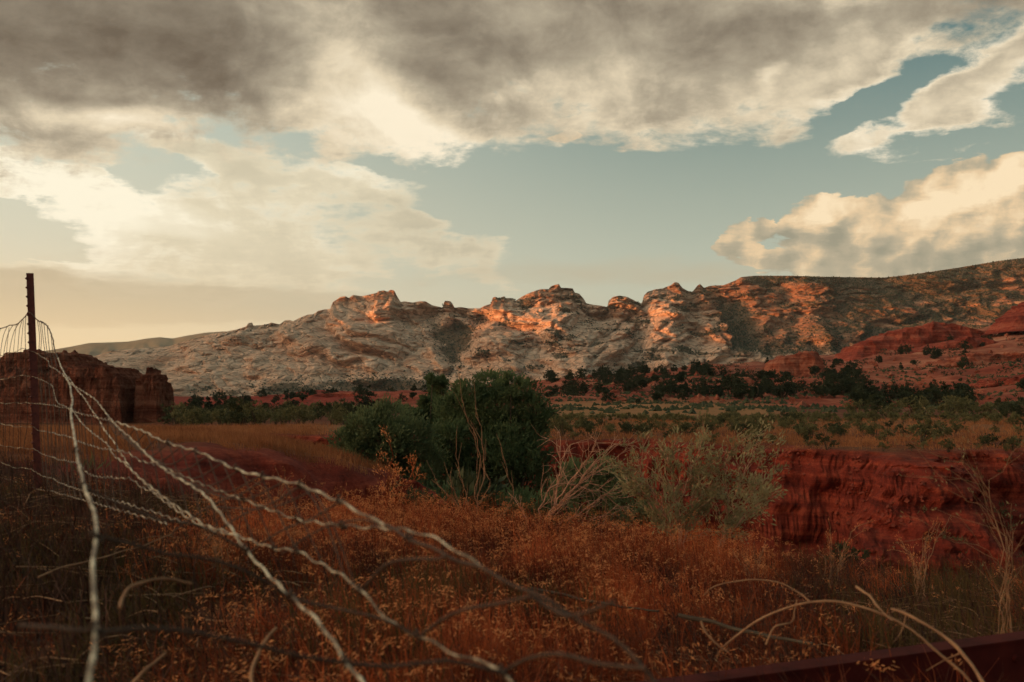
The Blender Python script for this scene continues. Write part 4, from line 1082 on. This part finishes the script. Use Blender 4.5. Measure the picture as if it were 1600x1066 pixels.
blades('grass', 9000, -120, 420, 2.2, 6.0, (.06, .2), .007, M_greengrass, 'short green-brown grass under the fence', 209, 0, .8, -.05, .5)
blades('grass', 14000, 830, 1700, 30, 38, (.06, .22), .018, M_straw_far, 'short dry grass on the very lip of the far bank', 212, 0, 1, -.15, .7, .3)
blades('grass', 16000, 1700, 2500, 1.9, 8.5, (.08, .34), .0062, M_straw, 'dry grass carrying on to the right of the thorny plant', 213, 0, .8, -.02, .8)
blades('grass', 12000, -900, -110, 1.9, 9.6, (.08, .26), .0062, M_straw, 'dry grass carrying on behind the fence to the left', 214, 0, .8, -.02, .8)
# clods and stones on the cut banks
n = 60000; x = rng.uniform(-9, 19, n); y = rng.uniform(10, 37, n); z, sdd, bb = ground(x, y, True)
k_ = (sdd > -.2) & (sdd < 8) & (fbm(x / 1.5, y / 1.5, oct=3, seed=19) > .02) & (np.abs(x / y) < .6)
P = np.stack((x, y, z - .02), 1)[k_][:9000]
o = blob_cloud('clods', P, rng.uniform(.25, 1.0, len(P)) ** 2 * np.where((P[:, 0] < 0) & (P[:, 1] < 24), .035, .10), M_clod, 22)
tag(o, 'crumbled red clods and stones littering the gully banks', 'clods')
n = 40000; x = rng.uniform(-9, 19, n); y = rng.uniform(10, 37, n); z, sdd, bb = ground(x, y, True)
k_ = (sdd > -.1) & (sdd < 9) & (fbm(x / 2.5, y / 2.5, oct=3, seed=29) > .16) & (np.abs(x / y) < .6)
P = np.stack((x, y, z), 1)[k_][:420]; tf = MB()
for q in P:
    tf.leaves(np.repeat(q[None], 16, 0) + rng.normal(size=(16, 3)) * (.05, .05, .01), rng.uniform(.08, .24, 16), .018, rng.normal(size=(16, 3)) * .5 + (0, 0, .8))
tag(tf.link('tufts', M_scrub, None, False), 'small dull tufts clinging to the red gully banks', 'tufts', None, 'stuff')
# fallen stems lying in the grass
blades('grass', 24000, -120, 1720, 1.9, 9.4, (.12, .36), .0065, M_stem_dark, 'dark dead stems tangled through the foreground grass', 210, 0, .8, -.1, .8)
lt = MB(); n = 1500
D = rng.uniform(2.2, 9, n); p = rng.uniform(-60, 1660, n); x = (p - 800) / F * D
zz, sdd, _b = ground(x, D, True)
for i in range(n):
    if sdd[i] > -.3: continue
    a = rng.uniform(0, pi); L = rng.uniform(.08, .4); h0, h1 = rng.uniform(.01, .1, 2)
    e = np.array((cos(a), sin(a) * .8, 0)) * L
    c = np.array((x[i], D[i], zz[i]))
    lt.tube(spline([c - e * .5 + (0, 0, h0), c + rng.normal(size=3) * L * .06 + (0, 0, (h0 + h1) * .6), c + e * .5 + (0, 0, h1)], 6), np.linspace(rng.uniform(.0015, .004), .001, 6), 4, False)
tag(lt.link('dry_stems', M_stick), 'fallen brown stems lying through the dry grass', 'dead stems', None, 'stuff')

# ------------------------------------------------------------------ the broken fence
M_wire_mid = m_wire(.40, .50, .62)
fence = put('wire_fence', None, loc=px2w(58, 777, 5.9))
FO = np.array(fence.location)
tag(fence, 'collapsed woven wire fence sagging from a rusty red steel post towards the camera', 'fence')
pb = px2w(61, 790, 5.9); pt = px2w(47, 427, 5.9)
ax = pt - pb; H = np.linalg.norm(ax); ax /= H
pmb = MB()
R0 = np.stack((np.array((1.0, 0, 0)), np.cross(ax, (1.0, 0, 0)), ax), 1); R0[:, 0] = np.cross(R0[:, 1], ax); 
mid = (pt + pb) / 2 - ax * .1
yaw = radians(28); Rz = np.array(((cos(yaw), -sin(yaw), 0), (sin(yaw), cos(yaw), 0), (0, 0, 1)))
RB = R0 @ Rz
pmb.box(mid - FO, (.040, .006, H + .2), RB)                       # flange
pmb.box(mid - FO + RB @ np.array((.004, .018, -.004)), (.006, .030, H + .192), RB)   # web
for i in range(int(H / .054)):
    c = pb + ax * (.05 + i * .054) - FO
    for sx in (-1,):
        q = c + RB @ np.array((sx * .020, -.005, 0))
        t_ = np.linspace(-.007, .007, 5)
        pmb.tube([q + ax * v + RB @ np.array((-.0, -.0, 0)) for v in t_], [.002, .0065, .0085, .0065, .002], 7)
post = pmb.link('post', M_rust, fence, False)

NX = [-60, 0, 60, 85, 107, 134, 182, 250, 320, 400, 540, 650, 800, 1000, 1200]
ND = [6.15, 6.0, 5.85, 5.1, 4.5, 3.9, 3.2, 2.65, 2.3, 2.0, 1.6, 1.4, 1.22, 1.1, 1.0]
DN = lambda p, k=1.0: float(np.interp(p, NX, ND)) * k
def net(pts, k=1.0): return [px2w(a, b, (DN(a) * k)) for a, b in pts]
def crimp(C, amp, wl):
    L = np.concatenate(([0], np.cumsum(np.linalg.norm(np.diff(C, axis=0), axis=1))))
    return C + np.stack((0 * L, np.cos(L / wl * 6.28) * amp * .5, np.sin(L / wl * 6.28) * amp), 1)
def wire(P, r, mat=None, n=None, r1=None, amp=.003, wl=.16, twist=False):
    P = np.asarray(P); L = np.linalg.norm(np.diff(P, axis=0), axis=1).sum()
    n = n or max(14, int(L / .035))
    C = crimp(spline(P, n), amp, wl) - FO
    C += np.stack([perlin(np.linspace(0, L * 3, n) + 9.7 * k, np.full(n, .5 + r * 1000), seed=31 + k) for k in range(3)], 1) * amp * 1.2
    mb = MB(); mb.tube(C, np.linspace(r, r1 or r, n), 8)
    if twist:       # second strand wound round the first
        s_ = np.linspace(0, L, n * 4); CC = spline(C, n * 4)
        an = s_ / .045 * 6.28 + 1
        mb.tube(CC + np.stack((np.cos(an), np.sin(an) * .5, np.sin(an)), 1) * (r * .95), np.full(n * 4, r * .62), 5)
    return mb.link('wire', mat or M_wire, fence)
TOP = [(-40, 528), (0, 514), (12, 510), (30, 505), (35, 500), (42, 492), (47, 488), (55, 496), (60, 502), (67, 504), (75, 511.5), (82, 528), (85, 546), (91, 560)]
H1 = [(-40, 560), (0, 556), (15, 552), (28, 548), (40, 544), (46, 549), (57, 551), (64.5, 556.5), (75, 564), (78, 573), (90, 578), (97, 584)]
H2 = [(-40, 596), (0, 593), (37, 587), (54, 589), (72, 597), (82.6, 605), (89, 626), (103, 636), (112, 640)]
H3 = [(-40, 629), (0, 630), (50, 630), (91, 635), (107, 638), (124, 645.6), (157, 654), (182, 660)]
H4 = [(-40, 656), (0, 662), (29, 667), (49.5, 667), (62, 672.5), (78, 675.6), (107, 682), (124, 690), (153, 700), (186, 704.5), (206, 710.7), (219, 719), (248, 728), (262, 736)]
H5 = [(-40, 690), (0, 696), (31, 700), (54, 702), (70, 711), (103, 720), (124, 725), (142, 743), (182, 747), (206, 749), (223, 762), (248, 773), (275, 788)]
H6 = [(-40, 715), (0, 722), (21, 730), (47, 733), (68, 744), (82.6, 748), (103, 758), (128, 766), (150, 775), (190, 785), (240, 800), (290, 815)]
H7 = [(-40, 738), (0, 746), (25, 752), (54, 763), (82, 768), (111, 776), (160, 790), (205, 802), (262, 818)]
for h in (H1, H2, H3, H4, H5, H6, H7): wire(net(h), .0016, M_wire_thin, amp=.004, wl=.10)
wire(net(TOP), .0028, M_wire_dark, amp=.003, wl=.1, twist=True)
W1 = [(91, 560, 4.75), (97, 576, 4.2), (106, 593, 3.7), (113, 620, 3.0), (111.5, 643, 2.6), (115.6, 678, 2.2), (121, 709, 1.9), (125, 733, 1.72), (133, 762, 1.55), (146, 800, 1.36), (149, 840, 1.22), (146, 888, 1.1), (150, 944, 1.0), (150, 992, .93), (146, 1024, .88), (138, 1070, .82), (128, 1140, .76), (118, 1260, .70)]
wire([px2w(*p) for p in W1], .0025, n=160, r1=.0024, amp=.0018, wl=.11)
W2 = [(97, 584), (109, 597), (134, 614), (148.6, 624), (163, 640.5), (173, 655), (194, 674.5), (214.7, 695), (237, 717), (270, 741.6), (295, 756), (322, 776.7), (332, 788), (360, 824), (384, 860), (416, 896), (456, 934), (488, 960), (516, 996), (540, 1036), (564, 1066), (600, 1130), (640, 1240)]
wire([px2w(a, b, float(np.interp(a, [97, 134, 194, 270, 360, 456, 540, 640], [4.4, 3.7, 2.8, 2.2, 1.7, 1.35, 1.12, .95]))) for a, b in W2], .0020, n=150, amp=.0022, wl=.10)
W3 = [(182, 660), (212.6, 669), (231, 675.6), (243.5, 684), (264, 692), (285, 699), (308, 705), (335, 717.5), (370, 732.5), (412.5, 745), (470, 759), (505, 772), (532, 782.5), (565, 800), (602.5, 822), (640, 842), (700, 868), (760, 892), (840, 930), (900, 962), (960, 1000), (1010, 1045), (1050, 1100)]
wire(net(W3[:15], .95), .0021, M_wire_mid, n=120, amp=.002, wl=.11)
wire(net(W3[14:], .95), .0024, M_wire_dark, n=90, amp=.002, wl=.11)
W4 = [(248, 728), (290, 745), (325, 760), (350, 770), (380, 780), (420, 795), (465, 812), (500, 817), (535, 822), (577, 826), (640, 830), (690, 846), (760, 888)]
wire(net(W4), .0015, M_wire_mid, n=120, amp=.0024, wl=.09)
W5 = [(112, 640), (124, 655), (140, 672), (167, 694), (177.5, 710.7), (194, 723), (206, 735), (219, 746), (239, 761), (266, 785), (290, 800), (312, 815), (325, 822), (360, 832), (400, 847), (430, 857), (465, 862), (490, 877), (510, 887), (540, 905), (564, 924), (579, 940), (612, 974), (654, 996), (687, 1011), (725, 1030), (762, 1037), (785, 1052), (807, 1085), (830, 1150)]
wire(net(W5, .92), .0018, M_wire_mid, n=180, amp=.0024, wl=.09)
wire(net([(107, 590), (118, 604), (128, 616), (150, 650), (185, 700), (230, 760), (300, 812), (362, 838)], 1.02), .0020, amp=.004, wl=.08)
# the upright stay wires of the mesh
def yat(line, p): return float(np.interp(p, [a for a, b in line], [b for a, b in line]))
def stay(pts, r=.0017, k=1.0, mat=None, D=None):
    P = net(pts, k) if D is None else [px2w(a, b, d) for (a, b), d in zip(pts, D)]
    L = np.linalg.norm(np.diff(np.asarray(P), axis=0), axis=1).sum()
    n = max(10, int(L / .03)); C = spline(P, n) - FO
    mb = MB(); mb.tube(C, np.full(n, r), 6)
    return mb.link('stay', mat or M_wire_dark, fence)
def sag(a): return [(a, yat(H1, a))] + [(a + rng.normal() * 1.3, yat(h, a)) for h in (H2, H3, H4, H5, H6, H7)]
for tp_, lo_ in zip([-12, 2, 12, 21, 30, 35.5, 41], [-32, -8, 1, 6, 15, 28, 40]):
    stay([(tp_, yat(TOP, tp_)), ((tp_ + lo_) / 2 - 1, (yat(TOP, tp_) + yat(H1, lo_)) / 2 - 8)] + sag(lo_))
for tp_, lo_ in zip([59, 62, 65, 69, 74, 80], [60, 64, 70, 76, 82, 88]):
    stay([(tp_, yat(TOP, tp_)), (tp_ + 3, (yat(TOP, tp_) + yat(H1, min(lo_, 90))) / 2)] + [(lo_ + j * 1.5 + rng.normal() * .8, yat(h, lo_ + j * 1.5)) for j, h in enumerate((H1, H2, H3, H4, H5, H6, H7))])
for lo_ in (-26, -16, 10.5, 21.5, 33):
    stay([(lo_ + 4, yat(TOP, lo_ + 4) + 2)] + sag(lo_), .0013)
for a in (66, 73, 79, 85, 92, 100, 109, 118, 127):
    stay([(a - 3, yat(H2, a - 3)), (a, yat(H3, a)), (a + 2, yat(H4, a + 2)), (a + 5, yat(H5, a + 5)), (a + 8, yat(H6, a + 8)), (a + 10, yat(H7, a + 10))], .0013)
for a in (96, 104, 113, 122, 132, 143, 155, 168, 180):
    stay([(a, yat(H3, a)), (a + 3, yat(H4, a + 3)), (a + 7, yat(H5, a + 7)), (a + 11, yat(H6, a + 11)), (a + 14, yat(H7, a + 14))])
for i, a in enumerate((196, 212, 229, 246, 264, 283, 303, 325, 349, 376, 408, 445, 490)):
    d = 12 + i * 4.5
    stay([(a, yat(W3, a)), (a + d * .45, yat(W4, max(a + d * .45, 250)) if a > 235 else yat(W3, a) + 30), (a + d, yat(W5, a + d))], .0015)
    stay([(a, yat(W3, a)), (a - d * 1.1, yat(W3, a) + 16 + i), (a - d * 2.4, yat(W2, max(a - d * 2.4, 120)) + 4)], .0014)
for b0 in ((420, 745), (470, 759), (532, 783)):
    stay([b0, (b0[0] - 42, b0[1] + 26), (b0[0] - 95, b0[1] + 48), (b0[0] - 150, b0[1] + 86)], .0016, .97)
stay([(602, 822), (560, 812), (500, 828), (440, 866)], .0016, .97)
stay([(470, 759), (488, 778), (512, 822), (540, 905)], .0016, .97)
C1 = [(30, 978), (100, 982), (152, 988), (210, 982), (280, 985), (340, 996), (400, 1008), (460, 1024), (540, 1036), (620, 1042), (700, 1032), (785, 1052)]
stay(C1, .0023, D=np.interp([a for a, b in C1], [30, 152, 540, 785], [.95, .93, 1.12, 1.13]))
C2 = [(138, 832), (149, 840), (200, 848), (260, 866), (330, 874), (400, 900), (456, 934), (520, 950), (600, 968), (654, 996)]
stay(C2, .0023, D=np.interp([a for a, b in C2], [138, 149, 456, 654], [1.22, 1.22, 1.35, 1.29]))
C3 = [(128, 762), (133, 762), (190, 790), (250, 812), (312, 822), (384, 860)]
stay(C3, .0022, D=np.interp([a for a, b in C3], [128, 133, 384], [1.55, 1.55, 1.6]))
stay([(654, 996), (695, 966), (732, 951), (777, 944), (830, 932)], .0024, .92)
stay([(564, 924), (601, 884), (642, 874), (690, 874), (700, 868)], .0022, .93)
stay([(785, 1052), (822, 1030), (875, 1022), (931, 1037), (1010, 1045)], .0026, .93)
stay([(830, 932), (875, 959), (900, 962), (960, 940)], .0024, .93)
# wrapped knots where stays cross the strands
def knot(a, b, D, r=.0052):
    c = px2w(a, b, D) - FO; mb = MB(); t_ = np.linspace(0, 6.28 * 2.4, 30); d = np.array((.5, 0, -.6)); d /= np.linalg.norm(d)
    u = np.array((0, 1.0, 0)); v = np.cross(d, u)
    mb.tube([c + d * (i - 15) * .0006 + (u * cos(q) + v * sin(q)) * r for i, q in enumerate(t_)], np.full(30, .0018), 5)
    mb.link('knot', M_wire_dark, fence)
for a, b, D in ((150, 988, .935), (149, 840, 1.22), (133, 762, 1.55), (121, 706, 1.92), (540, 1036, 1.12), (456, 934, 1.35), (384, 860, 1.6)): knot(a, b, D)
for a in (264, 308, 370, 412, 470, 532, 640): knot(a, yat(W3, a), DN(a) * .95, .0045)
for a in (380, 465, 535): knot(a, yat(W4, a), DN(a), .004)
for a in (430, 465, 564, 654, 785): knot(a, yat(W5, a), DN(a) * .92, .0045)

# ------------------------------------------------------------------ sticks and iron close to the camera
def stick(label, pts, D, r, r1=None, mat=None, name='stick', subs=()):
    D = np.interp(np.linspace(0, 1, len(pts)), np.linspace(0, 1, len(D)), D)
    P = np.array([px2w(a, b, d) for (a, b), d in zip(pts, D)]); c0 = P[0].copy()
    n = 26; C = spline(P, n) - c0; L = np.linalg.norm(P[-1] - P[0])
    C += np.stack([perlin(np.linspace(0, 6, n) + k * 5, np.full(n, r * 900), seed=k) for k in range(3)], 1) * L * .008
    mb = MB(); rr_ = np.linspace(r, r1 or r * .5, n) * (1 + .22 * perlin(np.linspace(0, 9, n), np.full(n, r * 700), seed=4))
    mb.tube(C, rr_, 8)
    for (i, a, b, d) in subs:
        q = px2w(a, b, d) - c0; mb.tube(spline([C[i], (C[i] + q) / 2 + rng.normal(size=3) * .006, q], 8), np.linspace(r * .5, r * .2, 8), 6)
    o = mb.link(name, mat or M_stick); o.location = tuple(c0)
    return tag(o, label, 'stick')
stick('bright curved stick arching down to the bottom right corner', [(1392, 952), (1416, 959), (1442, 974), (1469, 991), (1495, 1011), (1512, 1031), (1525, 1050), (1539, 1072), (1552, 1110)], (2.5, 2.2), .0036, .0044, M_stick, subs=((3, 1396, 1004, 2.45), (14, 1447, 1048, 2.4)))
stick('long dull stick bowed over the dark iron beam', [(1120, 1028), (1127, 1015), (1162, 987), (1197, 963), (1232, 948), (1263, 940), (1302, 938), (1337, 945), (1381, 961), (1425, 985), (1464, 1020), (1508, 1058), (1530, 1090)], (2.9, 2.6), .0030, .0038)
stick('short stick slanting into the crossing above the beam', [(1337, 917), (1359, 932), (1375, 952), (1394, 970)], (2.75, 2.6), .004, .002)
stick('small pale stick at the left of the bowed stick', [(1095, 970), (1103, 989), (1125, 1011), (1140, 1020)], (2.9, 2.85), .0035, .002, M_stick)
stick('hooked twig hanging from the bowed stick', [(1245, 937), (1241, 955), (1237, 972), (1210, 980), (1197, 1007)], (2.85, 2.85), .002, .0032)
stick('thin stem arching behind the bowed stick', [(1100, 930), (1114, 917), (1162, 907), (1206, 908), (1245, 924), (1265, 939)], (3.3, 3.1), .002, .0028)
stick('pale upright stick at the bottom left of centre', [(432, 980), (420, 995), (408, 1012), (398, 1035), (392, 1056), (398, 1080)], (1.9, 1.8), .0028, .004, M_stick)
stick('blurred curled stalk between the first two wires', [(300, 912), (270, 905), (240, 906), (208, 916), (194, 930), (188, 950)], (1.75, 1.6), .0018, .0035, M_stick)
stick('long thin stalk lying across the grass left of the second wire', [(60, 900), (110, 884), (160, 870), (215, 855), (270, 835)], (3.0, 3.6), .003, .002)
stick('dark branch lying in the grass before the sagebrush', [(1060, 962), (1110, 972), (1160, 985), (1220, 998), (1270, 1006)], (3.5, 3.2), .008, .006, M_bark)
stick('grey broken branch on the ground right of centre', [(830, 920), (880, 930), (930, 940), (985, 950), (1030, 955)], (4.3, 3.9), .008, .004, M_bark)
stick('leaning stick poking up from the bottom edge left of the second wire', [(205, 1070), (226, 1048), (242, 1035), (260, 1020)], (1.9, 1.95), .004, .003)

a0, a1 = px2w(985, 1072, 2.55), px2w(1640, 985, 3.1)
c = (a0 + a1) / 2; L = np.linalg.norm(a1 - a0); d = (a1 - a0) / L
u = np.array((0, 0, 1.0)) - d * d[2]; u /= np.linalg.norm(u); w_ = np.cross(d, u)
RBm = np.stack((d, w_, u), 1)
mb = MB()
mb.box(RBm @ np.array((0, 0, -.007)), (L, .075, .008), RBm)
mb.box(RBm @ np.array((0, .03, -.075)), (L - .002, .008, .127), RBm)
mb.box(RBm @ np.array((0, .004, -.143)), (L - .001, .070, .008), RBm)
for k in (-.8, -.3, .25, .75):
    q = RBm @ np.array((k * L / 2, .032, -.06)); mb.tube([q, q + w_ * .012], [.014, .011], 8)
o = mb.link('iron_beam', M_beam, None, False); o.location = tuple(c)
tag(o, 'dark red iron channel beam lying in the grass at the bottom right', 'beam')
